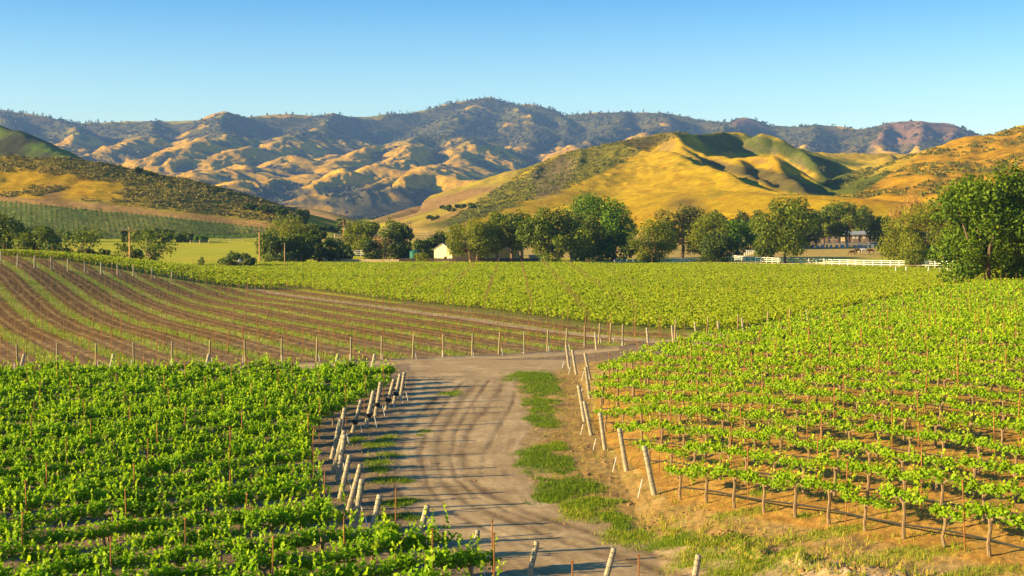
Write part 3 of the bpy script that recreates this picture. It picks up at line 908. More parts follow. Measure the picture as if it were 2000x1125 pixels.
# every vine further off, and the wide green field, as one mass
VV, QQ, TT, MI, off = [], [], [], [], 0
def push(V, Q, T, mi):
    global off
    VV.append(V); QQ.append(Q + off); TT.append(T); MI.append(np.full(len(Q), mi)); off += len(V)
for (dist, kind, r, k, x, y, _) in rest:
    rng = np.random.default_rng(int(x * 977 + y * 7919) & 0xffff)
    V, Q, T, _, _ = VAR[kind][rng.integers(9)]
    keep = .6 if y < 75 else .35 if y < 110 else .22
    sel = rng.random(len(Q)) < keep
    Vs = V.reshape(-1, 4, 3)[sel]; Ts = T.reshape(-1, 4)[sel].ravel()
    if keep < 1:
        c = Vs.mean(1, keepdims=True); Vs = c + (Vs - c) * (1.25 if keep > .5 else 1.5 if keep > .3 else 1.9)
    Vs = Vs.reshape(-1, 3)
    ang = (math.atan2(LROW[1], LROW[0]) if kind == 'dense' else math.atan2(RROW[1], RROW[0])) + rng.normal(0, .05)
    ca, sa = math.cos(ang), math.sin(ang); s = rng.uniform(.88, 1.12)
    W = np.stack([Vs[:, 0] * ca - Vs[:, 1] * sa * s + x, Vs[:, 0] * sa + Vs[:, 1] * ca * s + y, Vs[:, 2] * s * rng.uniform(.92, 1.08) + zg(x, y)], 1)
    push(W, np.arange(len(W)).reshape(-1, 4), Ts, 0 if kind == 'dense' else 1)
    if kind == 'sparse' and y < 120:                 # trunk prism
        z = zg(x, y); w = .045; h = .85
        B = np.array([(sx * w, sy * w, zz) for zz in (-.1, h) for sx, sy in ((-1, -1), (1, -1), (1, 1), (-1, 1))]) + np.array([x, y, z])
        push(B, np.array([(0, 1, 5, 4), (1, 2, 6, 5), (2, 3, 7, 6), (3, 0, 4, 7)]), np.full(8, .5), 3)

# green field: rows across the view every 2.2 m
rng = np.random.default_rng(5)
pts = []
for yy in np.arange(100, 294, 2.2):
    n = int(.82 * yy * 80)
    x = rng.uniform(-.41 * yy, .41 * yy, n)
    y = yy + rng.normal(0, .45, n) + .6 * np.sin(x / 23.)
    ok = in_green(x, y)
    # gaps where stakes stand and where a vine is missing
    gap = fbm(x / 2.2, np.full(n, yy * 3.1), 2) > -.42
    weak = fbm(x / 30., y / 18., 3) > .38
    ok &= gap & ~(weak & (rng.random(n) < .55))
    pts.append(np.stack([x[ok], y[ok]], 1))
GP = np.concatenate(pts)
zz = z_all(GP[:, 0], GP[:, 1]) + .30 + .50 * rng.random(len(GP)) ** .8 + .14 * fbm(GP[:, 0] / 1.4, GP[:, 1] / 2.2, 2)
Pn = np.stack([GP[:, 0], GP[:, 1], zz], 1)
N = rng.normal(0, .5, (len(Pn), 3)); N[:, 2] += .5; N[:, 1] -= .35; N[:, 0] -= .45
V, Q = cards(Pn, rng.uniform(.11, .20, len(Pn)) * (1 + GP[:, 1] / 600.), N, rng, .95, .16)
tn = np.clip(.55 + .2 * fbm(GP[:, 0] / 25., GP[:, 1] / 25., 3) + rng.normal(0, .20, len(Pn)), 0, 1)
push(V, Q, rep4(tn), 2)
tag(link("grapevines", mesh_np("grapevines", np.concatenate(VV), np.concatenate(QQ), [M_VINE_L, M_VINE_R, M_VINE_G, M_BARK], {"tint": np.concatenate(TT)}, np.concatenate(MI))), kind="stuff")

# drip hose along each near row of the sparse block
for r in sorted({v[2] for v in near if v[1] == 'sparse'}):
    row = sorted([v for v in vines if v[1] == 'sparse' and v[2] == r], key=lambda v: v[3])
    pts = []
    for i, v in enumerate(row):
        if v[5] < 26 or abs(v[4] / v[5]) > .5: continue
        pts.append((v[4], v[5], zg(v[4], v[5]) + .36 + .03 * math.sin(i * 1.7)))
    if len(pts) < 3: continue
    b = MB(); b.tube(pts, .024, 5)
    o = b.build("drip_hose", [M_HOSE])
    tag(o, f"black drip hose under the {nth(r)} vine row from the camera over orange soil", "hose", "drip hoses under the vine rows")
# ------------------------------------------------------------------ wooden end posts, anchors and steel stakes
def wood_mat():
    m, nt, b = new_mat("weathered_post")
    n = noise_node(nt, 5, 5, .7); n2 = noise_node(nt, 40, 3, .6)
    mp = nt.nodes.new("ShaderNodeMapping"); mp.inputs['Scale'].default_value = (3, 3, .25)
    nt.links.new(n2.inputs['Vector'].links[0].from_socket, mp.inputs['Vector']); nt.links.new(mp.outputs[0], n2.inputs['Vector'])
    oi = nt.nodes.new("ShaderNodeObjectInfo")
    r = ramp(nt, n.outputs['Fac'], [(.28, (.20, .165, .11)), (.45, (.38, .32, .21)), (.62, (.50, .42, .27)), (.8, (.46, .36, .11))])
    r2 = ramp(nt, n2.outputs['Fac'], [(.35, (.6, .6, .6)), (.65, (1.1, 1.1, 1.1))])
    c = mix(nt, 1.0, r.outputs[0], r2.outputs[0], 'MULTIPLY')
    c = mix(nt, .22, c, mix(nt, oi.outputs['Random'], (.34, .28, .18), (.52, .46, .33)))
    nt.links.new(c, b.inputs['Base Color'])
    bp = nt.nodes.new("ShaderNodeBump"); bp.inputs['Strength'].default_value = .5; bp.inputs['Distance'].default_value = .02
    nt.links.new(n2.outputs['Fac'], bp.inputs['Height']); nt.links.new(bp.outputs[0], b.inputs['Normal'])
    return m
M_POST = wood_mat()
M_POST_OLD = solid_mat("brown_post", (.30, .24, .12), .35, 8, .9, .4, stretch=(3, 3, .3))
M_WIRE = solid_mat("dark_wire", (.05, .045, .04), .2, 20, .5)
M_ROD = solid_mat("white_rod", (.72, .70, .66), .1, 9, .5)
M_BLACK = solid_mat("black_hose_coil", (.012, .012, .014), .2, 30, .5)
M_RUST = solid_mat("rusty_steel", (.30, .125, .04), .45, 14, .8, .2, stretch=(1, 1, .4))

M_RUST_FAR = solid_mat("brown_steel", (.20, .105, .045), .4, 3, .8)
def post_parts(rng, h=1.46, r=.080, old=False, coil=False, rod=True):
    s = MB(); n = 12
    prof = [(-.3, 1.06), (0, 1.05), (h * .5, 1.0), (h - .03, .97), (h, .86)]
    s.tube([(0, 0, z) for z, _ in prof], [r * q for _, q in prof], n)
    w = MB(); path = []
    for z in ([.90 * h, .80 * h, .62 * h, .45 * h, .28 * h] if not old else [.9 * h, .55 * h]):
        path += [(r * 1.04 * math.cos(q), r * 1.04 * math.sin(q), z + .004 * q) for q in np.linspace(0, 2 * math.pi, 11)]
    w.tube(path, .006, 4)
    out = [("post_shaft", s.mesh("post_shaft", [M_POST_OLD if old else M_POST])), ("wire_wrap", w.mesh("wire_wrap", [M_WIRE]))]
    if coil:
        c = MB()
        for z in np.linspace(.42, .55, 5):
            pts = [(r * 1.35 * math.cos(q) + rng.normal(0, .006), r * 1.35 * math.sin(q) + rng.normal(0, .006), z + .02 * math.sin(q * 2 + z * 40)) for q in np.linspace(0, 2 * math.pi, 13)]
            c.tube(pts, .018, 5)
        c.tube([(-r, 0, .5), (-.3, .02, .52), (-.7, 0, .46)], .014, 5)
        out.append(("hose_coil", c.mesh("hose_coil", [M_BLACK])))
    if rod:
        a = MB(); a.tube([(.36, -.06, .44), (.50, -.06, -.15)], [.014, .014], 6)
        out.append(("anchor_rod", a.mesh("anchor_rod", [M_ROD])))
    return out
PV = {k: post_parts(np.random.default_rng(i), **kw) for i, (k, kw) in enumerate({
    'new': {}, 'coil': dict(coil=True), 'plain': dict(rod=False), 'old': dict(old=True, h=1.45, r=.058), 'short': dict(h=1.2, r=.075, rod=False)}.items())}
def end_post(kind, base, lean, az, label, group, s=1.0, rz=0):
    """az: plan direction towards which the post leans (also where its anchor rod stands)"""
    o = thing("wooden_post", label, "post", (base[0], base[1], zg(base[0], base[1])), 0, group)
    o.rotation_euler = (Matrix.Rotation(az, 4, 'Z') @ Matrix.Rotation(lean, 4, 'Y')).to_euler()
    o.scale = (s, s, s)
    for nm, me in PV[kind]:
        c = link(nm, me, o)
        if nm == "anchor_rod":
            c.rotation_euler = (0, -lean, 0)
    return o

TOPS_L = [(803,708),(790,706),(781,734),(761,742),(744,755),(720,772),(701,783),(680,790),(666,830),(664,872),(672,894),(678,918),(695,940),(704,960),(742,990),(833,1018),(937,1044),(1046,1076),(1190,1091)]
for i, (b, t) in enumerate(zip(LBW, TOPS_L)):
    az = math.radians(-12 if i < 13 else 12)
    lean = math.radians(13 + 3 * ((i * 7) % 3 - 1))
    end_post('coil' if i in (1, 2, 3, 4, 5, 6) else 'new', b, lean, az + .1 * ((i * 5) % 3 - 1),
             f"pale leaning wooden post, {nth(len(LBW) - i)} from the camera where the dense rows meet the road", "pale posts along the dense block", (1.0 if i < 13 else (.92, .88, .80)[min(i - 13, 2)]) + .03 * ((i * 11) % 5 - 2))
for i, b in enumerate(RBW):
    lean = math.radians(10 + 2 * ((i * 7) % 3 - 1))
    end_post('new' if i != 4 else 'plain', b, lean, math.radians(178 + 10 * ((i * 3) % 3 - 1)),
             f"pale leaning wooden post, {nth(len(RBW) - i)} from the camera where the orange-soil rows meet the road", "pale posts along the orange-soil block", 1.0 + .03 * ((i * 11) % 5 - 2))
# far ends of the dense block's rows
for i, px in enumerate((35, 210, 397, 650, 722)):
    a, _ = ray(px, 712); y = 75.2
    end_post('short', (a * y, y), math.radians(16), math.radians(50), f"pale short post, {nth(i + 1)} from the picture edge behind the dense vines", "short posts behind the dense block", 1.15)
# far ends of the sparse block's rows
for i, (px, py) in enumerate(((1165,683),(1266,673),(1315,668),(1360,662),(1405,659),(1452,652),(1578,634))):
    p = ground_at(px, py)
    end_post('short', (p.x, p.y), math.radians(12), math.radians(110), f"pale short post, {nth(i + 1)} from the road behind the far edge of the orange-soil block", "short posts behind the orange-soil block", .95)
# row ends of the bare block, along the lane
FRONT = [(35,722),(112,719),(187,718),(262,716),(336,714),(409,712),(479,709),(550,707),(618,706),(686,704),(745,702),(806,700),(866,697),(922,695),(974,692),(1024,690),(1069,687),(1105,684),(1142,677),(1170,672),(1191,671),(1216,675),(1318,664),(1380,661),(1441,655),(1498,648),(1540,642)]
for i, (px, py) in enumerate(FRONT):
    p = ground_at(px, py)
    end_post('old', (p.x, p.y), math.radians(5), math.radians(-70 + 20 * ((i * 7) % 3 - 1)), f"brown wooden post, {nth(i + 1)} along the near ends of the bare striped rows", "brown posts along the bare block", 1.0)
# row ends on the crest of the bare block
CREST = [(1,516),(34,522),(67,524),(99,526),(132,530),(165,534),(197,536),(229,537),(260,540),(296,545),(335,554)]
for i, (px, py) in enumerate(CREST):
    p = ground_at(px, py, 60, 230)
    end_post('new', (p.x, p.y), math.radians(3), math.radians(60), f"pale upright post, {nth(i + 1)} from the picture edge on the bare block's crest", "pale posts on the crest", 1.0)

# steel stakes
ST = MB(); ST.tube([(0, 0, -.2), (0, 0, 1.72)], .016, 5); ST.box((0, 0, 1.68), (.06, .03, .03))
STM = ST.mesh("steel_stake", [M_RUST])
stakes = []
for kind in ('dense', 'sparse'):
    for (dist, kd, r, k, x, y, v) in vines:
        if kd == kind and r > 0 and (k + (r % 2) * (2 if kind == 'dense' else 1)) % (4 if kind == 'dense' else 3) == 1 and abs(x / y) < .4 and y > 28:
            ang = LROW if kind == 'dense' else RROW
            stakes.append((math.hypot(x, y), kind, r, k, x + ang[0] * .6, y + ang[1] * .6))
rowi = 0
for p in np.arange(-58, 57.5, 1.975):
    s = np.arange(60, 240, 3.4) + (.6 * (int(p * 10) % 5))
    for j, t in enumerate(s):
        x = .891 * p - .454 * t * -1 * -1; y = .454 * p + .891 * t
        x = .891 * p - .454 * t
        if in_bare(np.array([x]), np.array([y]))[0] and abs(x / y) < .40:
            stakes.append((math.hypot(x, y), 'bare', rowi, j, x, y))
    rowi += 1
for xx in np.arange(-2.6 - 4.4 * 30, 130, 4.4):
    keepc = .6 if abs(xx + 2.6) < 14 else .3
    for yy in np.arange(104, 290, 2.2):
        if random.random() < keepc and in_green(np.array([xx]), np.array([yy]))[0] and abs(xx / yy) < .40:
            stakes.append((math.hypot(xx, yy), 'green', 0, 0, xx, yy))
stakes.sort(key=lambda s: s[0])
cnt = {}
for (dist, kind, r, k, x, y) in stakes[:298]:
    cnt[(kind, r)] = cnt.get((kind, r), 0) + 1
order = {}
for (kind, r) in sorted(cnt): order.setdefault(kind, []).append(r)
first = {}
for st in stakes[:298]: first.setdefault((st[1], st[2]), []).append(st)
for key, lst in first.items():
    lst.sort(key=lambda s: abs(s[4]) if key[0] != 'bare' else s[0])
    for i, (dist, kind, r, k, x, y) in enumerate(lst):
        rr = order[kind].index(r) + 1
        lab = {'dense': f"rusty steel stake, {nth(i + 1)} from the road in the {nth(rr)} row of the dense vines",
               'sparse': f"rusty steel stake, {nth(i + 1)} from the road in the {nth(rr)} row over orange soil",
               'bare': f"thin rusty stake, {nth(i + 1)} from the lane in the {nth(rr)} row of the bare striped block",
               'green': f"thin rusty stake, {nth(i + 1)} from the middle along the near edge of the green field"}[kind]
        o = link("steel_stake", STM, None, (x, y, zg(x, y) + random.uniform(-.12, .1)))
        o.rotation_euler = (random.gauss(0, .03), random.gauss(0, .03), random.uniform(0, 3))
        tag(o, lab, "stake", {'dense': "stakes in the dense block", 'sparse': "stakes over orange soil", 'bare': "stakes in the bare block", 'green': "stakes in the green field"}[kind])
# the rest of the stakes
S = np.array([(s[4], s[5]) for s in stakes[298:]]); kinds = [s[1] for s in stakes[298:]]
zz = z_all(S[:, 0], S[:, 1]); w = np.full(len(S), .015)
hh = np.array([1.6 if k == 'bare' else 1.75 for k in kinds]) + RNG.normal(0, .08, len(S))
lx, ly = RNG.normal(0, .04, len(S)), RNG.normal(0, .04, len(S))
V = np.zeros((len(S), 8, 3))
for j, (sx, sy) in enumerate(((-1, -1), (1, -1), (1, 1), (-1, 1))):
    V[:, j] = np.stack([S[:, 0] + sx * w, S[:, 1] + sy * w, zz - .1], 1)
    V[:, j + 4] = np.stack([S[:, 0] + sx * w + lx, S[:, 1] + sy * w + ly, zz + hh], 1)
q = np.array([(0, 1, 5, 4), (1, 2, 6, 5), (2, 3, 7, 6), (3, 0, 4, 7), (4, 5, 6, 7)])
tag(link("steel_stakes", mesh_np("steel_stakes", V.reshape(-1, 3), (np.arange(len(S))[:, None, None] * 8 + q[None]).reshape(-1, 4), [M_RUST_FAR])), kind="stuff")

# four stakes standing clear at the bottom of the view
for i, (x, y, lab) in enumerate(((-1.72, 30.1, "tall dark rusty stake beside the last leafy vines at the bottom"), (-.38, 29.7, "rusty stake between two pale posts at the road's near edge"),
                                 (1.18, 27.2, "short rusty stake tip in bare dirt at the bottom edge"), (2.52, 27.7, "rusty stake alone on the gravel at the bottom edge"))):
    o = link("steel_stake", STM, None, (x, y, zg(x, y)))
    tag(o, lab, "stake", "stakes in the dense block")
# ------------------------------------------------------------------ trees
M_OAK = leaf_mat("oak_leaf", (.05, .085, .006), (.17, .21, .010), .28, (.28, .29, .015))
M_DARK = leaf_mat("dark_leaf", (.030, .058, .007), (.095, .135, .010), .2, (.16, .19, .012))
M_PEPPER = leaf_mat("willowy_leaf", (.10, .14, .007), (.25, .27, .010), .35, (.34, .32, .012))
M_BRIGHT = leaf_mat("bright_leaf", (.05, .12, .005), (.16, .28, .007), .32, (.25, .34, .010))
M_OLIVE = leaf_mat("olive_leaf", (.10, .10, .018), (.21, .19, .022), .22, (.28, .24, .03))
M_DRY = leaf_mat("dry_twig", (.20, .12, .04), (.38, .22, .06), .15)
M_BIG = leaf_mat("broad_leaf", (.045, .10, .004), (.15, .23, .006), .3, (.25, .31, .008))
M_TRUNK = solid_mat("bark", (.16, .11, .07), .4, 5, .95, .6, stretch=(1, 1, .25))
M_TRUNK_PALE = solid_mat("pale_bark", (.34, .21, .10), .35, 4, .95, .5, stretch=(1, 1, .25))
LEAVES = {'oak': M_OAK, 'dark': M_DARK, 'pepper': M_PEPPER, 'bright': M_BRIGHT, 'olive': M_OLIVE, 'dry': M_DRY, 'big': M_BIG}

def crown(h, w, base, style, rng, n, size, hollow=.35, lobes=None, lean=0.0, lr=1.0):
    """leaf clumps over the outer shells of irregular lobes; returns V, Q, tint, lobe centres"""
    cz = (base + h) / 2; rz = (h - base) / 2
    L = []
    k = lobes or 22
    for i in range(k):
        u = rng.normal(size=3); u /= np.linalg.norm(u); rr = rng.uniform(.35, .95) ** .7
        p = np.array([u[0] * w / 2 * rr, u[1] * w / 2 * rr * .9, cz + u[2] * rz * rr])
        r = lr * rng.uniform(.15, .31) * min(w, 2 * rz) * (1.1 - .35 * rr)
        p[2] = min(p[2], h - r * .8); p[2] = max(p[2], base + r * .45)
        we = w * math.sqrt(max(.12, 1 - .85 * ((p[2] - cz) / rz) ** 2)); p[0] = np.clip(p[0], -we / 2 + r * .6, we / 2 - r * .6) + lean * (p[2] - base) * .2
        L.append((p, r))
    tot = sum(r * r for _, r in L)
    Ps, Ns, Ts = [], [], []
    for p, r in L:
        m = max(8, int(n * r * r / tot))
        u = rng.normal(size=(m, 3)); u /= np.linalg.norm(u, axis=1, keepdims=True)
        rad = r * (1 - hollow * rng.random(m) ** 1.6) * (1 + .16 * fbm(u[:, 0] * 2.3 + p[0], u[:, 1] * 2.3 + u[:, 2] * 1.7 + p[2], 2))
        q = p + u * rad[:, None] * np.array([1.05, 1.05, .85])
        if style == 'pepper':
            drop = rng.random(m) * r * .9 * (np.hypot(u[:, 0], u[:, 1]))
            q[:, 2] -= drop
        Ps.append(q); Ns.append(u * .8 + rng.normal(0, .55, (m, 3)) + np.array([0, 0, .25]))
        Ts.append(np.full(m, rng.normal(0, .10)) + .12 * u[:, 2])
    # twigs that break the outline
    m = n // 12
    i = rng.integers(len(L), size=m); u = rng.normal(size=(m, 3)); u /= np.linalg.norm(u, axis=1, keepdims=True)
    q = np.array([L[j][0] for j in i]) + u * np.array([L[j][1] for j in i])[:, None] * rng.uniform(1.0, 1.3, m)[:, None]
    Ps.append(q); Ns.append(rng.normal(size=(m, 3))); Ts.append(np.zeros(m))
    Pn = np.concatenate(Ps); N = np.concatenate(Ns)
    T = np.clip(.45 + np.concatenate(Ts) + rng.normal(0, .17, len(Pn)), 0, 1)
    for ax, lo, hi in ((0, -w / 2, w / 2), (1, -w * .48, w * .48), (2, base, h)):
        a, b = np.percentile(Pn[:, ax], (1.5, 99.0)); Pn[:, ax] = lo + (Pn[:, ax] - a) * (hi - lo) / (b - a)
        for j, (p, r) in enumerate(L): p[ax] = lo + (p[ax] - a) * (hi - lo) / (b - a)
    low = Pn[:, 2] < .25
    Pn[low, 2] = .25 + rng.random(low.sum()) * .4
    V, Q = cards(Pn, size * rng.uniform(.6, 1.3, len(Pn)), N, rng, .8 if style != 'pepper' else .5, .18)
    return V, Q, rep4(T), L

def limbs(h, base, w, L, rng, r0, lean=0.0, nt=1):
    b = MB()
    fork = base + (h - base) * .12
    for t in range(nt):
        off = np.array([(t - (nt - 1) / 2) * r0 * 1.6, rng.normal(0, r0), 0]) if nt > 1 else np.zeros(3)
        top = np.array([off[0] * 2.2 + lean * fork * .25, off[1] * 2, fork])
        b.tube([off + (0, 0, -.4), off * 1.1 + np.array([0, 0, .25]), (off + top) / 2 + rng.normal(0, r0 * .4, 3) * (1, 1, 0), top], [r0 * 1.7, r0 * 1.15, r0, r0 * .85], 8)
        order = sorted(L, key=lambda q: -q[1])[:9 if nt == 1 else 5]
        for p, r in order:
            e = p * .92 + top * .08; mid = top * .5 + e * .5 + np.array([rng.normal(0, .06 * w), rng.normal(0, .06 * w), -.06 * h])
            b.tube([top, mid, e], [r0 * .6, r0 * .36, r0 * .12], 6)
    return b

def tree(px, py, top, wpx, d, style, label, name="tree", group=None, base=.22, n=2600, size=.42, lobes=None, hollow=.35, lean=0.0, nt=1, pale=False, seed=0, r0=None, lr=1.0, depth=None, cat="tree"):
    """px: where the foot stands, seen from the camera position; d: how far off it is; height and width in metres follow from the photo"""
    a, e = ray(px, py)
    x, y = a * d, d
    z = zg(x, y)
    zt = CAM_H + ray(px, top)[1] * d
    h = max(zt - z, 1.0); w = wpx * d / F
    rng = np.random.default_rng(seed or int(px * 31 + top * 7))
    o = thing(name, label, cat, (x, y, z), 0, group)
    full = hollow < .6
    V, Q, T, L = crown(h, w * 1.06, h * base * (.8 if full else 1), style, rng, int(n * (2.1 if full else 1)), size * (1.12 if full else 1), hollow, lobes, lean, lr)
    link("crown", mesh_np("crown", V, Q, [LEAVES[style]], {"tint": T}), o)
    if base > .04 or nt > 1:
        limbs(h, h * base, w, L, rng, r0 or (.035 * h ** 1.0), lean, nt).build("trunk", [M_TRUNK_PALE if pale else M_TRUNK], o)
    else:
        b = MB()
        for p, r in L[:6]: b.tube([(p[0] * .1, p[1] * .1, -.2), (p[0] * .5, p[1] * .5, p[2] * .5), tuple(p)], [.07, .05, .03], 5)
        b.build("stem", [M_TRUNK], o)
    return o

G_L = "oaks behind the crest at the left"
tree(8, 512, 423, 120, 255, 'oak', "tall dark oak rising highest above the bare block's crest", "oak_tree", G_L, base=.12, n=4200, size=.40, lobes=26)
tree(78, 514, 446, 70, 250, 'oak', "rounded dark oak between the tallest crest oak and the open-branched one", "oak_tree", G_L, base=.12, n=2600, size=.38)
tree(52, 512, 452, 50, 262, 'dark', "small dark oak tucked behind the tallest crest oak", "oak_tree", G_L, base=.12, n=1600, size=.38)
tree(152, 514, 446, 96, 245, 'oak', "open-branched oak with gaps of yellow meadow through its crown", "oak_tree", G_L, base=.20, n=1150, size=.40, lobes=20, hollow=.8)
tree(112, 514, 480, 46, 246, 'dark', "dark shrub at the foot of the rounded crest oak", "shrub", G_L, base=0, n=1100, size=.35, cat="shrub")
tree(172, 516, 487, 42, 240, 'dark', "dark shrub under the open-branched oak", "shrub", G_L, base=0, n=1100, size=.35, cat="shrub")
tree(40, 512, 486, 90, 240, 'dark', "low dark thicket below the tallest crest oak", "shrub", G_L, base=0, n=1500, size=.35, cat="shrub")
tree(203, 518, 488, 26, 238, 'oak', "small green shrub beside the open-branched oak", "shrub", G_L, base=0, n=600, size=.35, cat="shrub")
tree(298, 520, 447, 92, 235, 'oak', "spreading oak with crooked limbs standing alone in the yellow meadow", "oak_tree", G_L, base=.22, n=1250, size=.36, lobes=22, hollow=.8, lean=.25, r0=.26)
tree(246, 521, 474, 46, 232, 'oak', "thin leaning oak bough beside the tall meadow pole", "oak_tree", G_L, base=.30, n=420, size=.34, lobes=9, hollow=.8, lean=-.5, r0=.16)
tree(266, 520, 488, 26, 230, 'dark', "dark bush at the foot of the lone spreading oak", "shrub", G_L, base=0, n=500, size=.32, cat="shrub")
tree(309, 522, 511, 12, 225, 'olive', "small round grey-green bush right of the lone oak", "shrub", G_L, base=0, n=160, size=.3, cat="shrub")
G_M = "far trees along the hillside vineyard"
for i, (x, t, w, st) in enumerate(((128, 449, 34, 'oak'), (243, 451, 12, 'oak'), (262, 449, 26, 'pepper'), (300, 446, 34, 'oak'), (325, 449, 26, 'dark'), (352, 458, 16, 'dark'), (367, 456, 20, 'oak'), (393, 461, 26, 'bright'), (170, 452, 22, 'oak'))):
    tree(x, 465, t, w, 425, st, f"small far tree, {nth(i + 1)} planted at the foot of the hillside vineyard", "tree", G_M, base=.08, n=420, size=.6)
tree(463, 512, 495, 66, 262, 'dark', "low dark shrub below the grey water tank", "shrub", None, base=0, n=900, size=.36, cat="shrub")
tree(394, 514, 503, 12, 262, 'bright', "tiny bright sapling left of the low dark shrub", "shrub", None, base=0, n=160, size=.3, cat="shrub")
G_C = "tree clump around the wooden yard"
tree(561, 500, 424, 62, 345, 'pepper', "olive-yellow feathery tree topping the clump behind the meadow pole", "feathery_tree", G_C, base=.2, n=2200, size=.42)
tree(602, 500, 439, 44, 350, 'pepper', "small feathery tree right of the clump's olive-yellow top", "feathery_tree", G_C, base=.2, n=1200, size=.42)
tree(525, 508, 458, 42, 310, 'oak', "mid-green oak at the meadow edge of the clump", "oak_tree", G_C, base=.10, n=1300, size=.42)
tree(553, 508, 463, 62, 300, 'dark', "dark oak in front of the olive-yellow feathery tree", "oak_tree", G_C, base=.08, n=2200, size=.42)
tree(590, 508, 458, 52, 305, 'oak', "rounded oak between the dark clump oak and the gap", "oak_tree", G_C, base=.08, n=1700, size=.42)
tree(622, 506, 449, 34, 315, 'dark', "narrow dark oak standing right of the clump", "oak_tree", G_C, base=.1, n=1200, size=.42)
tree(648, 506, 466, 44, 308, 'dark', "low dark oak before the pole with two crossarms", "oak_tree", G_C, base=.06, n=1300, size=.42)
tree(672, 505, 478, 34, 305, 'dark', "low bush beside the short white paddock fence", "shrub", G_C, base=0, n=900, size=.4, cat="shrub")
tree(700, 495, 432, 56, 345, 'pepper', "pale feathery tree above the short white paddock fence", "feathery_tree", G_C, base=.22, n=2200, size=.42)
tree(752, 500, 434, 80, 340, 'oak', "broad oak behind the brown bush and green tank", "oak_tree", G_C, base=.15, n=2600, size=.42)
tree(782, 500, 441, 44, 338, 'dark', "dark oak behind the transformer pole at the yard", "oak_tree", G_C, base=.12, n=1500, size=.42)
tree(748, 506, 462, 40, 318, 'dry', "brown half-bare bush in front of the broad yard oak", "shrub", G_C, base=0, n=800, size=.4, cat="shrub", hollow=.7)
tree(726, 505, 470, 30, 315, 'dark', "dark bush left of the brown half-bare bush", "shrub", G_C, base=0, n=700, size=.4, cat="shrub")
tree(836, 505, 467, 62, 330, 'dark', "dark thicket between the green tank and the barn", "shrub", G_C, base=0, n=1600, size=.42, cat="shrub")
tree(862, 496, 453, 40, 345, 'oak', "low oak showing over the barn's gable", "oak_tree", G_C, base=.06, n=900, size=.42)
tree(785, 508, 478, 34, 322, 'dark', "dark bush left of the green tank", "shrub", G_C, base=0, n=800, size=.4, cat="shrub")
tree(825, 514, 494, 28, 297, 'pepper', "light yellow-green bush before the dark board fence", "shrub", G_C, base=0, n=520, size=.32, cat="shrub")
G_B = "big shade trees around the barn"
tree(925, 515, 431, 92, 296, 'pepper', "feathery weeping tree with splayed red-brown trunks before the barn", "feathery_tree", G_B, base=.30, n=4200, size=.40, nt=3, pale=True, r0=.30, lobes=26)
tree(970, 510, 442, 40, 300, 'pepper', "feathery side tree just right of the splayed-trunk tree", "feathery_tree", G_B, base=.42, n=1400, size=.4)
tree(1001, 515, 417, 92, 306, 'oak', "oak with a slanting trunk behind the dark board fence", "oak_tree", G_B, base=.40, n=3400, size=.42, lean=-.2, r0=.34, lobes=24)
tree(1018, 506, 428, 50, 315, 'oak', "oak crown between the slanting-trunk oak and the broad dark oak", "oak_tree", G_B, base=.42, n=1500, size=.42)
tree(1082, 517, 412, 116, 288, 'oak', "broad dark oak standing nearest the green field's far edge", "oak_tree", G_B, base=.10, n=5200, size=.40, r0=.36, lobes=30)
tree(1140, 510, 420, 72, 305, 'oak', "dark oak tucked against the bright green tree", "oak_tree", G_B, base=.15, n=2600, size=.42, lobes=20)
tree(1172, 506, 385, 112, 318, 'bright', "tallest bright green tree in the row behind the green field", "broad_tree", G_B, base=.08, n=5600, size=.40, lobes=30)
tree(1200, 506, 420, 46, 312, 'bright', "low bright green tree under the tallest one", "broad_tree", G_B, base=.05, n=1800, size=.40)
tree(1128, 470, 390, 40, 372, 'dry', "brown thin tree peeping out behind the bright green one", "tree", G_B, base=.3, n=500, size=.4, hollow=.7)
tree(1231, 502, 430, 30, 335, 'dark', "narrow dark tree between the bright green tree and the feathery bush", "oak_tree", G_B, base=.1, n=900, size=.42)
G_R = "trees along the white paddock fence"
tree(1276, 508, 431, 78, 300, 'pepper', "round feathery olive tree by the low rail fence", "feathery_tree", G_R, base=.06, n=3400, size=.38, pale=True, lobes=26)
tree(1332, 500, 406, 92, 330, 'olive', "olive-grey oak with a slanting dark trunk behind the white fence", "oak_tree", G_R, base=.22, n=3400, size=.42, r0=.36, lobes=24, lean=.2)
tree(1380, 503, 421, 76, 315, 'pepper', "light green rounded tree behind the dark round bush", "feathery_tree", G_R, base=.04, n=2900, size=.40)
tree(1398, 508, 458, 60, 290, 'dark', "dark round grey-green bush in front of the white fence", "shrub", G_R, base=0, n=2600, size=.34, cat="shrub")
tree(1402, 470, 414, 44, 385, 'oak', "far oak showing above the light green rounded tree", "oak_tree", G_R, base=.2, n=1200, size=.46)
tree(1441, 504, 433, 66, 325, 'bright', "bright green lobed oak left of the tall single-trunk oak", "oak_tree", G_R, base=.24, n=2400, size=.40, r0=.26, lobes=16)
tree(1448, 475, 415, 42, 380, 'dark', "far dark oak behind the bright green lobed oak", "oak_tree", G_R, base=.2, n=1000, size=.46)
tree(1478, 475, 413, 40, 385, 'oak', "far oak between the lobed oak and the tall single-trunk oak", "oak_tree", G_R, base=.2, n=1000, size=.46)
tree(1534, 513, 391, 108, 292, 'oak', "tall oak with one bare trunk just inside the white fence", "oak_tree", G_R, base=.27, n=4600, size=.40, r0=.26, lobes=28)
tree(1497, 500, 450, 44, 310, 'oak', "low oak at the left side of the tall single-trunk oak", "oak_tree", G_R, base=.2, n=1200, size=.40)
tree(1577, 480, 412, 54, 390, 'dark', "dark far oak right of the tall single-trunk oak", "oak_tree", G_R, base=.1, n=1700, size=.46)
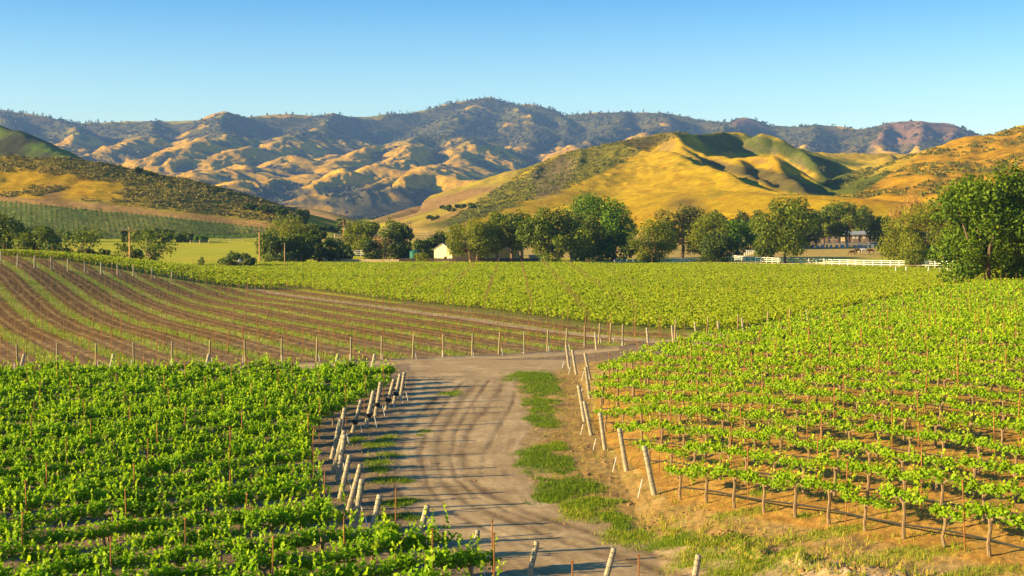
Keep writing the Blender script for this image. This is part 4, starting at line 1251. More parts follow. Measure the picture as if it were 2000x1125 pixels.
tree(1608, 484, 413, 62, 402, 'oak', "yellowish oak in front of the ranch house's left end", "oak_tree", G_R, base=.35, n=1700, size=.46)
tree(1655, 484, 398, 84, 396, 'oak', "broad oak with its trunk before the ranch house", "oak_tree", G_R, base=.36, n=3000, size=.46, lobes=24, r0=.34)
tree(1690, 478, 406, 46, 425, 'dark', "dark oak behind the ranch house's right end", "oak_tree", G_R, base=.2, n=1500, size=.46)
tree(1722, 484, 424, 46, 405, 'oak', "green oak between the ranch house and the feathery golden tree", "oak_tree", G_R, base=.1, n=1500, size=.46)
tree(1757, 516, 430, 70, 288, 'pepper', "feathery golden tree with forked pale trunk behind the fence", "feathery_tree", G_R, base=.16, n=3000, size=.38, nt=2, pale=True, r0=.22)
tree(1802, 518, 402, 84, 282, 'pepper', "larger feathery golden tree with lumpy rounded crown", "feathery_tree", G_R, base=.14, n=4200, size=.38, lobes=26)
tree(1786, 520, 484, 52, 276, 'pepper', "low feathery bush at the foot of the golden trees", "shrub", G_R, base=0, n=1500, size=.34, cat="shrub")
tree(1848, 510, 430, 60, 300, 'pepper', "feathery tree half hidden behind the big broadleaf tree", "feathery_tree", G_R, base=.14, n=2000, size=.40)
tree(1838, 500, 476, 40, 345, 'dark', "dark shade bush beneath the half hidden feathery tree", "shrub", G_R, base=0, n=700, size=.4, cat="shrub")
tree(1930, 556, 342, 172, 150, 'big', "big broadleaf tree with leaves to the ground on the hillside vineyard's edge", "broad_tree", None, base=.06, n=9500, size=.30, lobes=60, lr=.66, hollow=.5, r0=.4, seed=79)
tree(1996, 552, 352, 120, 156, 'big', "big broadleaf tree cut by the picture edge on the hillside", "broad_tree", None, base=.08, n=7000, size=.30, lobes=60, lr=.62, r0=.4, seed=78)

# leafless tawny tree: a fan of bare rising twigs
def bare_tree(px, py, top, wpx, d, label, seed):
    a, _ = ray(px, py); x, y = a * d, d; z = zg(x, y); h = CAM_H + ray(px, top)[1] * d - z; w = wpx * d / F
    rng = np.random.default_rng(seed); o = thing("bare_tree", label, "tree", (x, y, z))
    tr = MB(); tr.tube([(0, 0, -.3), (.1, 0, h * .25), (0, 0, h * .45)], [.30, .22, .16], 7)
    tw = MB()
    for k in range(46):
        s = rng.uniform(.2, .5) * h; ph = rng.uniform(0, 6.28); r = rng.uniform(.2, 1) * w / 2
        e = np.array([math.cos(ph) * r, math.sin(ph) * r, rng.uniform(.6, 1.0) * h * (1 - .25 * r / (w / 2))])
        m = np.array([e[0] * .4, e[1] * .4, s + (e[2] - s) * .55]) + rng.normal(0, .15, 3)
        tw.tube([(0, 0, s), m, e], [.12, .08, .03], 4)
        for q in range(7):
            f = m + (e - m) * rng.uniform(.1, 1); g = f + np.array([rng.normal(0, .45), rng.normal(0, .45), rng.uniform(.3, 1.3)])
            tw.tube([f, g], [.05, .02], 3)
    tr.build("trunk", [M_TRUNK_PALE], o); tw.build("branches", [M_DRYWOOD], o)
    u = rng.normal(size=(1500, 3)); u /= np.linalg.norm(u, axis=1, keepdims=True); u *= rng.random((1500, 1)) ** .5
    q = np.stack([u[:, 0] * w / 2, u[:, 1] * w / 2, h * (.66 + .33 * u[:, 2])], 1); q = q[fbm(q[:, 0] * 1.1, q[:, 2] * .7 + q[:, 1], 3) > .02]
    V, Q = cards(q, .30 * rng.uniform(.5, 1.3, len(q)), None, rng, .35, .05)
    link("dry_sprays", mesh_np("dry_sprays", V, Q, [M_DRY], {"tint": rep4(rng.random(len(q)))}), o)
M_DRYWOOD = solid_mat("dry_wood", (.42, .22, .07), .3, 3, .9)
bare_tree(1782, 515, 348, 46, 292, "tall leafless tawny tree rising behind the feathery golden trees", 3)
bare_tree(1752, 515, 385, 34, 300, "shorter leafless tawny tree left of the tall bare one", 4)

# trees on the hills
def at_hill(px, py, d0, d1):
    a, e = ray(px, py); d = np.linspace(d0, d1, 1500); z = z_all(a * d, d); b = CAM_H + e * d <= z
    return float(d[int(np.argmax(b))]) if b.any() else d1
G_H = "dark trees on the far hillsides"
for i, (x, y, h, w) in enumerate(((268,337,9,20),(283,342,6,14),(292,346,9,16),(488,409,10,22),(508,414,8,16),(533,419,16,30),(548,424,14,24),(563,430,10,20),(593,437,26,20),(610,448,8,20),(634,450,7,22),(672,455,26,20),(690,452,10,16),
                                       (884,413,12,44),(918,408,10,30),(846,430,8,22),(770,452,8,18),(650,452,8,20))):
    d = at_hill(x, y, 440, 1300)
    tree(x, y, y - h, w, d, 'dark', f"small dark hillside tree, {nth(i + 1)} counted along the slopes from the meadow side", "hill_tree", G_H, base=.05, n=300, size=1.1, lobes=9)

# ------------------------------------------------------------------ scrub on the hills, woods on the mountains, vine rows on the far slope
def scatter_mass(name, P, h, w, mat, per, size, rng, tint=.45, kind="stuff"):
    """many small shrubs as one mass: per leaf clumps at every point"""
    n = len(P)
    u = rng.normal(size=(n, per, 3)); u /= np.linalg.norm(u, axis=2, keepdims=True); u[..., 2] = np.abs(u[..., 2])
    rr = rng.uniform(.55, 1, (n, per, 1))
    q = P[:, None, :] + u * rr * np.stack([w, w, h], 1)[:, None, :]
    N = (u * .8 + rng.normal(0, .5, u.shape)).reshape(-1, 3)
    s = np.repeat(size, per) * rng.uniform(.6, 1.3, n * per)
    V, Q = cards(q.reshape(-1, 3), s, N, rng, .85, .18)
    T = np.clip(np.repeat(tint + rng.normal(0, .15, n), per) + rng.normal(0, .12, n * per), 0, 1)
    return tag(link(name, mesh_np(name, V, Q, [mat], {"tint": rep4(T)})), kind=kind)
M_CHAP = leaf_mat("chaparral", (.12, .11, .022), (.26, .21, .035), .2, (.44, .33, .07))
M_CHAP2 = leaf_mat("hill_bush", (.075, .09, .010), (.17, .165, .014), .2, (.30, .24, .02))
M_WOOD = leaf_mat("mountain_wood", (.022, .03, .022), (.055, .058, .03), .1)
rng = np.random.default_rng(21)
hp = np.array(pix(HX, HY, HZ)).T
def pick(mask, n):
    idx = np.flatnonzero(mask)
    if len(idx) == 0: return np.zeros((0, 3))
    wgt = (HY[idx] ** 2); wgt = wgt / wgt.sum()
    i = rng.choice(idx, n, p=wgt)
    cell = HY[i] * .0011
    x = HX[i] + rng.normal(0, cell); y = HY[i] + rng.normal(0, 1.0, n)
    return np.stack([x, y, z_mid(x, y) - .1], 1)
gold_poly = [(-300,336),(60,334),(150,338),(230,354),(250,372),(220,392),(100,388),(-300,380)]
L1 = (HY < 600) & (hp[:, 0] < 590) & (hp[:, 0] > -200)
m = L1 & ~inpoly(hp[:, 0], hp[:, 1], gold_poly) & (hp[:, 1] < np.interp(hp[:, 0], [0, 90, 200, 320, 440, 540], [380, 386, 394, 408, 422, 436]))
g2 = L1 & inpoly(hp[:, 0], hp[:, 1], gold_poly)
P = np.concatenate([pick(m, 8000), (lambda q: q[fbm(q[:, 0] / 20., q[:, 1] / 20., 3) > .12])(pick(g2, 2600))]); s = rng.uniform(.4, 1.05, len(P))
scatter_mass("chaparral", P, s * 1.0, s, M_CHAP, 9, s * .75, rng)
m = (hp[:, 0] > 1600) & (HY > 520) & (HY < 900) & (HX > 130)
P = pick(m, 9000); k = fbm(P[:, 0] / 45., P[:, 1] / 45., 4) + .5 * fbm(P[:, 0] / 14., P[:, 1] / 14., 2); P = P[k > .02]
s = rng.uniform(.6, 1.5, len(P)); scatter_mass("hill_bushes", P, s * .9, s, M_CHAP2, 8, s * .8, rng)
m = inpoly(hp[:, 0], hp[:, 1], [(860,440),(960,375),(1050,320),(1120,293),(1215,270),(1330,254),(1345,262),(1250,300),(1190,330),(1100,372),(1000,405),(900,440)]) & (HY > 560)
P = pick(m, 7000); s = rng.uniform(.5, 1.2, len(P)); scatter_mass("ridge_scrub", P, s * .8, s, M_CHAP2, 7, s * .8, rng)
# woods of the far mountains: denser towards the ridge line
fx, fy = pix(FX, FY, FZ)
wood_shade = (FCOL.sum(1) < .33) & (np.abs(fx - 1000) < 1060)
idx = np.flatnonzero(wood_shade); wgt = FY[idx] ** 2; i = rng.choice(idx, 16000, p=wgt / wgt.sum())
P = np.stack([FX[i] + rng.normal(0, 2, len(i)), FY[i] + rng.normal(0, 3, len(i)), FZ[i] - .5], 1)
# conifers along the skyline itself
sky_pts = []
for (x0, x1, n) in ((-20, 240, 110), (480, 700, 40), (740, 960, 90), (955, 1100, 60), (1120, 1380, 30), (1500, 1700, 12)):
    for k in range(n):
        px = rng.uniform(x0, x1); a, _ = ray(px, 300)
        dd = float(np.interp(px, [p[0] for p in SKYL], [q[2] for q in sk])) + rng.normal(0, 25)
        sky_pts.append((a * dd, dd))
sky_pts = np.array(sky_pts); zz = z_far(sky_pts[:, 0], sky_pts[:, 1])
P2 = np.stack([sky_pts[:, 0], sky_pts[:, 1], zz - 1], 1)
s = rng.uniform(3.0, 6.5, len(P)); scatter_mass("mountain_woods", P, s * 1.3, s, M_WOOD, 6, s * 1.0, rng)
s = rng.uniform(2.0, 4.0, len(P2)); scatter_mass("ridge_conifers", P2, s * rng.uniform(2.2, 4.4, len(P2)), s * .8, M_WOOD, 14, s * 1.0, rng)
# hillside vineyard: straight planted lines running down the slope
pts = []
M_VINE_H = leaf_mat("vine_leaf_slope", (.05, .10, .008), (.12, .19, .012), .3)
for k in range(-80, 190):
    x0 = -260 + k * 1.7
    t = np.arange(0, 140, .5); x = x0 + .36 * (140 - t); y = 420 + t * 1.05
    pts.append(np.stack([x, y], 1))
P = np.concatenate(pts); z = z_all(P[:, 0], P[:, 1]); vx, vy = pix(P[:, 0], P[:, 1], z)
P = np.stack([P[:, 0], P[:, 1], z + .1], 1)[inpoly(vx, vy, VINEYARD_POLY)]
s = rng.uniform(.4, .6, len(P)); scatter_mass("hillside_vines", P, s * 1.6, s * .7, M_VINE_H, 3, s * .8, rng, .5)
# ------------------------------------------------------------------ buildings, fences, tanks, poles, horses
M_CREAM = solid_mat("cream_siding", (.66, .53, .28), .12, 3, .7, 0)
M_PINK = solid_mat("plaster", (.22, .16, .115), .12, 2, .8, 0)
M_ROOF = solid_mat("grey_roof", (.23, .21, .24), .15, 4, .6, .1)
M_ROOFB = solid_mat("pale_metal_roof", (.30, .32, .34), .15, 3, .5, 0)
M_SHADEW = solid_mat('shaded_white_board', (.25, .27, .28), .2, 3, .8)  # white boards with the tree shade put into a greyer colour
M_DARKWIN = solid_mat("dark_window", (.03, .025, .025), .2, 3, .25, 0, .5)
M_WINPALE = solid_mat("pale_window", (.62, .56, .42), .15, 3, .5, 0, .4)  # even pale colour for some panes, no glow
M_WHITE = solid_mat("white_paint", (.78, .76, .70), .08, 2, .6)
M_BOARD = solid_mat("weathered_boards", (.36, .27, .16), .35, 2.5, .9, .2, stretch=(6, 6, .2))
M_BOARDD = solid_mat("dark_boards", (.085, .062, .055), .4, 2.5, .9, .2, stretch=(6, 6, .2))
M_GREENT = solid_mat("green_tank_plastic", (.02, .13, .095), .12, 2, .5)
M_GREYT = solid_mat("grey_tank_steel", (.36, .35, .34), .15, 2, .5)
M_POLE = solid_mat("utility_pole_wood", (.44, .25, .10), .3, 3, .9, .2, stretch=(3, 3, .2))
M_INSUL = solid_mat("insulator", (.30, .29, .28), .1, 5, .3)

def base_at(px, d):
    a, _ = ray(px, 500); return Vector((a * d, d, zg(a * d, d)))

def gable_building(name, label, cat, loc, rz, L, W, he, hr, wall, roof, eave=.35):
    """long axis along local x, gables at the ends"""
    o = thing(name, label, cat, loc, rz)
    b = MB(); l, w = L / 2, W / 2
    V = [(-l, -w, -.4), (l, -w, -.4), (l, w, -.4), (-l, w, -.4), (-l, -w, he), (l, -w, he), (l, w, he), (-l, w, he), (-l, 0, hr), (l, 0, hr)]
    b.add(V, [(0, 1, 5, 4), (2, 3, 7, 6), (0, 4, 8, 7, 3), (1, 2, 6, 9, 5)])
    b.build("wall", [wall], o)
    r = MB(); t = .10; k = (hr - he) / w
    for s in (-1, 1):
        e = w + eave; z1 = he - k * eave
        V = [(-l - eave, s * e, z1 + .02), (l + eave, s * e, z1 + .02), (l + eave, 0, hr + .02), (-l - eave, 0, hr + .02)]
        V2 = [(x, y, z + t) for x, y, z in V]
        f = [(0, 1, 2, 3), (7, 6, 5, 4), (0, 4, 5, 1), (3, 2, 6, 7), (0, 3, 7, 4), (1, 5, 6, 2)]
        r.add(V + V2, f if s > 0 else [q[::-1] for q in f])
    r.build("roof", [roof], o)
    return o
def opening(o, nm, c, size, mat, frame=M_WHITE, kind_y=True):
    f = MB(); f.box(c, size, 0); p = f.build(nm, [frame], o)
    s2 = [max(q - .16, .03) for q in size]
    if kind_y: s2[1] = size[1] + .03
    else: s2[0] = size[0] + .03
    g = MB(); g.box(c, s2, 0); g.build("pane", [mat], p)

# barn: sunlit gable to the left front, long side running away behind the feathery tree
bl = base_at(871, 312)
barn_rz = math.radians(42)
BL, BW = 21.0, 6.2
bl = base_at(883, 305); R_ = Matrix.Rotation(barn_rz, 2) @ Vector((BL / 2, BW / 2))
barn = gable_building("barn", "cream barn with a low grey roof behind the dark board fence", "barn", (bl.x + R_.x, bl.y + R_.y, bl.z - .1), barn_rz, BL, BW, 3.0, 4.35, M_CREAM, M_ROOF, .25)
opening(barn, "window", (-10.5, -.9, 1.25), (.06, 1.1, .8), M_DARKWIN, M_BOARD, False)
opening(barn, "door", (-2.0, -3.12, .95), (1.1, .06, 2.0), M_DARKWIN, M_BOARD)
v = MB(); 
for k in range(40): v.box((-8.3 + k * .42, -3.115, 1.3), (.05, .03, 3.2))
v.build("siding", [M_CREAM], barn)
sh = base_at(1052, 303)
shed = gable_building("shed", "small yellow shed at the end of the dark board fence", "shed", (sh.x, sh.y, sh.z), math.radians(4), 3.8, 2.6, 1.35, 1.75, M_CREAM, M_BOARD, .2)
opening(shed, "door", (-.9, -1.32, .55), (.9, .05, 1.1), M_BOARD, M_WHITE)
sh2 = base_at(1418 - 308, 308)
shed2 = gable_building("shed", "tiny sunlit hut glimpsed under the broad dark oak", "shed", (sh2.x + 1.5, sh2.y, sh2.z), 0, 2.2, 2.0, 1.7, 2.3, M_CREAM, M_BOARD, .2)
opening(shed2, "door", (.3, -1.02, .75), (.8, .05, 1.5), M_DARKWIN, M_WHITE)

# ranch house
rh = base_at(1640, 420)
house = gable_building("ranch_house", "long low ranch house with a pale roof under the oaks", "house", (rh.x, rh.y, rh.z + .5), math.radians(-2), 25.0, 6.0, 2.15, 2.95, M_PINK, M_ROOFB, .7)
for xx, w in ((-9.6, 1.6), (-8.2, 1.0), (-3.2, 1.2), (-1.9, 1.0)): opening(house, "window", (xx, -3.02, 1.25), (w, .06, 1.35), M_DARKWIN)
for xx in (3.6, 4.6, 6.6, 8.6, 9.4, 10.2): opening(house, "window", (xx, -3.02, 1.3), (.72, .06, 1.1), M_WINPALE)
opening(house, "door", (.4, -3.02, .95), (1.2, .06, 1.9), M_CREAM)
for xx in np.linspace(-12, 12, 9):
    b = MB(); b.box((xx, -3.6, .7), (.12, .12, 2.4)); b.build("porch_post", [M_BOARD], house)
b = MB(); b.box((-6.5, 0, 3.05), (1.0, .8, .9)); b.build("chimney", [M_ROOF], house)

# board fences
def board_fence(pa, pb, label, mat, h, dev=.05):
    A, B = Vector(pa), Vector(pb); n = int((B - A).length / .16)
    o = thing("board_fence", label, "fence", (A.x, A.y, zg(A.x, A.y)))
    b = MB(); rng = np.random.default_rng(3)
    dirv = (B - A).normalized(); rz = math.atan2(dirv.y, dirv.x)
    for i in range(n):
        p = A + (B - A) * ((i + .5) / n); hh = h + rng.normal(0, dev)
        b.box((p.x - A.x, p.y - A.y, zg(p.x, p.y) - zg(A.x, A.y) + hh / 2), (.150, .025, hh), 0, rz)
    b.build("boards", [mat], o)
    for s in (.35, .8):
        r = MB(); nrm = Vector((-dirv.y, dirv.x, 0)) * .05
        r.tube([(A + (B - A) * t - A + nrm + Vector((0, 0, h * s + zg(*(A + (B - A) * t)[:2]) - zg(A.x, A.y)))) for t in np.linspace(0, 1, 9)], .04, 4)
        r.build("rail", [mat], o)
board_fence(base_at(652, 304), base_at(779, 300), "sun-bleached board fence left of the green tank", M_BOARD, 1.05)
board_fence(base_at(779.6, 300), base_at(1052, 300), "dark board fence running in front of the cream barn", M_BOARDD, 1.25)
bs = base_at(637, 304)
b = thing("board_fence", "short loose board panel left of the sun-bleached fence", "fence", (bs.x - .4, bs.y, bs.z))
q = MB()
for k in range(5): q.box((k * .16, 0, .5), (.15, .025, 1.0))
q.build("boards", [M_BOARD], b)

# rail fences
M_TAN = solid_mat("tan_rail", (.46, .36, .22), .2, 3, .8)
def rail_fence(pts, label, mat, h, step, rails, pw=.12, rw=.11, name="rail_fence", group=None, cat="fence", fixz=None):
    P = [Vector(p) for p in pts]; seg = [0]
    for a, c in zip(P[:-1], P[1:]): seg.append(seg[-1] + (c - a).to_2d().length)
    n = max(2, int(round(seg[-1] / step)) + 1)
    def along(s):
        for i in range(len(P) - 1):
            if s <= seg[i + 1] or i == len(P) - 2:
                t = (s - seg[i]) / (seg[i + 1] - seg[i]); q = P[i].lerp(P[i + 1], t); q.z = zg(q.x, q.y); return q
    S = [along(seg[-1] * i / (n - 1)) for i in range(n)]
    o = thing(name, label, cat, S[0], 0, group)
    pm = MB().box((0, 0, h / 2 - .1), (pw, pw, h + .2)).mesh("fence_post", [mat])
    if n <= 100:
        for i, q in enumerate(S):
            c = link("post", pm, o, q - S[0])
            d = S[min(i + 1, n - 1)] - S[max(i - 1, 0)]; c.rotation_euler = (0, 0, math.atan2(d.y, d.x))
    else:
        b = MB()
        for q in S: b.box(q - S[0] + Vector((0, 0, h / 2 - .1)), (pw, pw, h + .2))
        tag(b.build("posts", [mat], o), kind="stuff")
    for r in rails:
        b = MB()
        V, Fc = [], []
        for i, q in enumerate(S):
            d = (S[min(i + 1, n - 1)] - S[max(i - 1, 0)]); nn = Vector((-d.y, d.x, 0)).normalized(); q = q - S[0] - nn * (pw / 2 + .02)
            for sx, sz in ((-.02, -rw / 2), (.02, -rw / 2), (.02, rw / 2), (-.02, rw / 2)): V.append(tuple(q + nn * sx + Vector((0, 0, h * r + sz))))
        for i in range(n - 1):
            for k in range(4): Fc.append((i * 4 + k, i * 4 + (k + 1) % 4, i * 4 + 4 + (k + 1) % 4, i * 4 + 4 + k))
        Fc += [(3, 2, 1, 0), tuple((n - 1) * 4 + k for k in range(4))]
        b.add(V, Fc); b.build("rail", [mat], o)
    return o
GF = "white rail fences of the paddock"
def gp(px, py): return ground_at(px, py, 150, 450)
rail_fence([base_at(1288, 300), base_at(1312, 297), base_at(1345, 294), base_at(1378, 294), base_at(1412, 297)], "white curved fence behind the dark round bush", M_WHITE, 1.35, 2.2, (.38, .66, .94), group=GF)
rail_fence([base_at(1422, 316), base_at(1460, 306), base_at(1520, 297), base_at(1600, 290), base_at(1680, 283), base_at(1765, 277), base_at(1862, 270)], "long white three-rail fence along the green field's far right edge", M_WHITE, 1.35, 1.9, (.38, .66, .94), group=GF)
rail_fence([base_at(1425, 325), base_at(1450, 345), base_at(1490, 372), base_at(1545, 392), base_at(1640, 392), base_at(1715, 392)], "pale rail fence in shade below the ranch house", M_WHITE, 1.45, 2.6, (.60, .94), group=GF)
rail_fence([base_at(1200, 296), base_at(1250, 303), base_at(1290, 310)], "white fence stretch behind the round feathery olive tree", M_WHITE, 1.1, 2.2, (.5, .92), group=GF)
rail_fence([base_at(1135, 291), base_at(1190, 290), base_at(1262, 290)], "low tan rail fence below the tallest bright green tree", M_TAN, .95, 2.2, (.5, .92), group="low tan fences at the field edge")
rail_fence([base_at(1352, 289), base_at(1400, 287), base_at(1440, 286), base_at(1560, 277), base_at(1700, 269), base_at(1860, 262)], "thin low fence between the green field and the white fence", M_TAN, .75, 3.2, (.92,), pw=.09, rw=.06, group="low tan fences at the field edge")
rail_fence([base_at(676, 338), base_at(719, 338)], "short white fence under the pale feathery tree", M_WHITE, 1.7, 2.0, (.4, .66, .94))
rail_fence([base_at(372, 412), base_at(430, 425), base_at(500, 432)], "far white fence where meadow meets the hillside vineyard", M_TAN, 1.1, 4.5, (.5, .92), pw=.16, rw=.10)
rail_fence([base_at(590, 440), base_at(680, 455), base_at(760, 462), base_at(910, 470)], "far pale fence across the straw field below the hills", M_TAN, 1.3, 4.5, (.5, .92), pw=.2, rw=.1)
# pale boards standing along the shaded fence below the house
for i, x in enumerate((1537, 1549, 1563, 1570, 1578, 1588, 1597, 1606, 1615, 1623, 1634, 1645, 1655, 1669, 1678, 1686, 1695, 1704)):
    p = base_at(x, 389); b = MB(); w = .85 + .18 * ((i * 5) % 4 - 1.5); hh = .72 + .08 * ((i * 7) % 3)
    b.box((0, 0, hh / 2), (w, .3, hh)); b.box((0, 0, hh + .04), (w * .7, .26, .08))
    for s in (-1, 1): b.box((s * w * .42, 0, hh * .5), (.06, .36, hh * 1.04))
    o = b.build("jump_board", [M_SHADEW], None, p)
    tag(o, f"pale low jump board, {nth(i + 1)} along the shaded fence below the house", "jump board", "jump boards along the shaded fence")

# tanks
def tank(name, label, px, d, h, r, mat, ribs=5):
    p = base_at(px, d); o = thing(name, label, "water tank", p)
    b = MB(); n = 28
    pr = [(-.2, r)]
    for k in range(ribs * 4 + 1):
        z = h * k / (ribs * 4); pr.append((z, r * (1 + .012 * math.cos(k * math.pi / 2))))
    b.tube([(0, 0, z) for z, _ in pr], [q for _, q in pr], n); b.build("tank_body", [mat], o)
    c = MB(); c.tube([(0, 0, h), (0, 0, h + .10), (0, 0, h + .32), (0, 0, h + .38)], [r * 1.02, r * .9, r * .3, r * .02], n); c.build("tank_lid", [mat], o)
    f = MB(); f.tube([(r + .06, 0, 0), (r + .06, 0, h * .9), (r * .6, 0, h + .2)], .05, 6); f.build("pipe", [M_INSUL], o)
tank("water_tank", "dark green water tank behind the dark board fence", 809.5, 312, 2.45, 1.08, M_GREENT)
tank("water_tank", "grey water tank standing in the yellow meadow", 468, 300, 1.15, .80, M_GREYT, 3)

# utility poles
def pole(px, d, top, label, arms=1, box=False, r=.14, arm=1.15, name="utility_pole"):
    p = base_at(px, d); h = CAM_H + ray(px, top)[1] * d - p.z
    o = thing(name, label, "pole", p, math.radians(8), "utility poles")
    b = MB(); b.tube([(0, 0, -.5), (0, 0, h)], [r * 1.2, r * .85], 8); b.build("pole_shaft", [M_POLE], o)
    for k in range(arms):
        z = h - .45 - k * .9
        a = MB(); a.box((0, -.16, z), (arm * 2, .12, .14)); ar = a.build("crossarm", [M_POLE], o)
        for x in (-.92 * arm, -.45 * arm, .92 * arm):
            i = MB(); i.tube([(x, -.16, z + .07), (x, -.16, z + .16), (x, -.16, z + .28)], [.05, .09, .04], 6); i.build("insulator", [M_INSUL], ar)
    if box:
        t = MB(); t.tube([(.34, -.1, h - 2.6), (.34, -.1, h - 1.7)], [.22, .22], 10); t.tube([(.34, -.1, h - 1.7), (.34, -.1, h - 1.55)], [.05, .05], 6)
        t.build("transformer", [M_INSUL], o)
    return o
pole(253.5, 228, 444, "tall golden utility pole beside the lone spreading oak")
pole(507, 282, 446, "tall golden utility pole at the left side of the tree clump")
pole(671, 345, 430, "utility pole with two crossarms left of the pale feathery tree", 2, True)
pole(801, 345, 432, "utility pole with a transformer above the dark yard oak", 1, True, arm=.8)
pole(556, 268, 474, "thin short pole without crossarm before the tree clump", 0, r=.09)
pole(553, 352, 448, "thin far pole rising behind the clump's olive-yellow tree", 0, r=.10)
o = pole(877.5, 318, 452, "slim lamp mast standing just behind the barn roof", 0, r=.07, name="lamp_mast")
h = CAM_H + ray(877, 452)[1] * 318 - zg(o.location.x, o.location.y)
m_ = MB(); m_.box((0, -.1, h), (.55, .25, .4)); m_.box((0, -.24, h), (.45, .04, .3)); m_.build("lamp_head", [M_WHITE], o)

# horses: body grown from a jointed skeleton
def horse_mesh(name, mat, graze=True):
    P = {'rump': ((-.62, 0, 1.16), .27), 'belly': ((-.1, 0, 1.06), .29), 'chest': ((.48, 0, 1.10), .27), 'neck': ((.80, 0, 1.12 if graze else 1.45), .16), 'poll': ((1.16, 0, .72 if graze else 1.78), .105),
         'muzzle': ((1.32, 0, .24 if graze else 1.52), .065), 'ear': ((1.10, .07, .90 if graze else 1.95), .025)}
    names = list(P); V = [P[k][0] for k in names]; R = [P[k][1] for k in names]
    E = [(0, 1), (1, 2), (2, 3), (3, 4), (4, 5), (4, 6)]
    for s in (-1, 1):
        i = len(V); st = .12 * s
        V += [(-.66 + st * .3, .15 * s, .92), (-.56 + st * .3, .15 * s, .72), (-.74 + st * .3, .15 * s, .46), (-.70 + st * .3, .15 * s, .12), (-.66 + st * .3, .15 * s, .0)]; R += [.17, .10, .055, .042, .055]
        E += [(0, i), (i, i + 1), (i + 1, i + 2), (i + 2, i + 3), (i + 3, i + 4)]
        i = len(V)
        V += [(.46 + st, .14 * s, .84), (.48 + st, .14 * s, .50), (.47 + st, .14 * s, .12), (.50 + st, .14 * s, 0)]; R += [.13, .062, .042, .055]
        E += [(2, i), (i, i + 1), (i + 1, i + 2), (i + 2, i + 3)]
    me = bpy.data.meshes.new(name); me.from_pydata(V, E, []); o = bpy.data.objects.new(name, me); COL.objects.link(o)
    sk_ = o.modifiers.new("s", 'SKIN'); o.modifiers.new("d", 'SUBSURF').levels = 1
    for i, sv in enumerate(me.skin_vertices[0].data): sv.radius = (R[i], R[i]); sv.use_root = i == 1
    dg = bpy.context.evaluated_depsgraph_get(); m2 = bpy.data.meshes.new_from_object(o.evaluated_get(dg)); bpy.data.objects.remove(o)
    m2.name = name; m2.materials.clear(); m2.materials.append(mat); m2.polygons.foreach_set("use_smooth", [True] * len(m2.polygons)); return m2
M_BAY = solid_mat("dark_bay_coat", (.055, .022, .012), .3, 3, .6); M_GREY = solid_mat("grey_white_coat", (.60, .58, .56), .12, 3, .6); M_CHEST = solid_mat("chestnut_coat", (.36, .11, .03), .2, 3, .6)
M_MANE = solid_mat("black_mane", (.015, .012, .012), .2, 5, .7)
def horse(px, d, mat, rz, label, s=1.0, mane=M_MANE, graze=True):
    p = base_at(px, d); o = thing("horse", label, "horse", p, rz, "horses grazing in the paddock"); o.scale = (s, s, s)
    link("body", horse_mesh("horse_body", mat, graze), o)
    t = MB(); t.tube([(-.86, 0, 1.22), (-1.0, 0, 1.0), (-1.0, 0, .5)], [.04, .07, .02], 6); t.build("tail", [mane], o)
    z1, z2 = (1.24, .86) if graze else (1.6, 1.85)
    t = MB(); t.tube([(.58, 0, 1.34), (.88, 0, z1), (1.16, 0, z2)], [.04, .06, .03], 5); t.build("mane", [mane], o)
horse(1665, 352, M_BAY, math.pi + .2, "dark horse grazing at the front of the paddock group", .86)
horse(1676, 358, M_BAY, math.pi - .15, "dark brown horse close behind the grazing leader", 1.0)
horse(1687, 360, M_GREY, math.pi + .1, "white horse between the two dark brown ones", 1.0, M_GREY)
horse(1701, 357, M_BAY, math.pi + .05, "dark horse grazing behind the white one", .98)
horse(1826, 278, M_CHEST, 0.15, "chestnut horse standing behind the white fence near the big tree", 1.05, M_CHEST, True)
# small white vine guards in the field's corner
for i, (x, y) in enumerate(((1749, 533), (1769, 533), (1813, 533), (1834, 534), (1850, 535), (1856, 533))):
    p = base_at(x, 236 - i); b = MB(); b.tube([(0, 0, -.1), (.05, 0, .8), (.09, 0, 1.45)], [.09, .085, .08], 8); b.tube([(.09, 0, 1.45), (.095, 0, 1.5)], [.10, .06], 8)
    tag(b.build("end_post", [M_WHITE], None, p), f"small white end post, {nth(i + 1)} in the green field's corner by the big tree", "post", "white end posts in the field corner")
# ------------------------------------------------------------------ grass and clods
M_GRASS = leaf_mat("grass_blade", (.10, .18, .008), (.25, .33, .012), .4, (.55, .42, .06))
def blades(x, y, z, h, rng, lean=.5):
    n = len(x); ph = rng.uniform(0, 6.28, n); w = h * .10 + .004
    bx, by = np.cos(ph) * w, np.sin(ph) * w; l = rng.normal(0, lean, (2, n)) * h * .6
    V = np.zeros((n, 3, 3))
    V[:, 0] = np.stack([x - bx, y - by, z - .01], 1); V[:, 1] = np.stack([x + bx, y + by, z - .01], 1); V[:, 2] = np.stack([x + l[0], y + l[1], z + h], 1)
    return V.reshape(-1, 3), np.arange(3 * n).reshape(n, 3)
rng = np.random.default_rng(31)
VV, QQ, TT, off = [], [], [], 0
def grow(x, y, h, t):
    global off
    if len(x) == 0: return
    z = z_all(x, y) + near_bump(x, y)
    V, Q = blades(x, y, z, h, rng); VV.append(V); QQ.append(Q + off); TT.append(np.repeat(t, 3)); off += len(V)
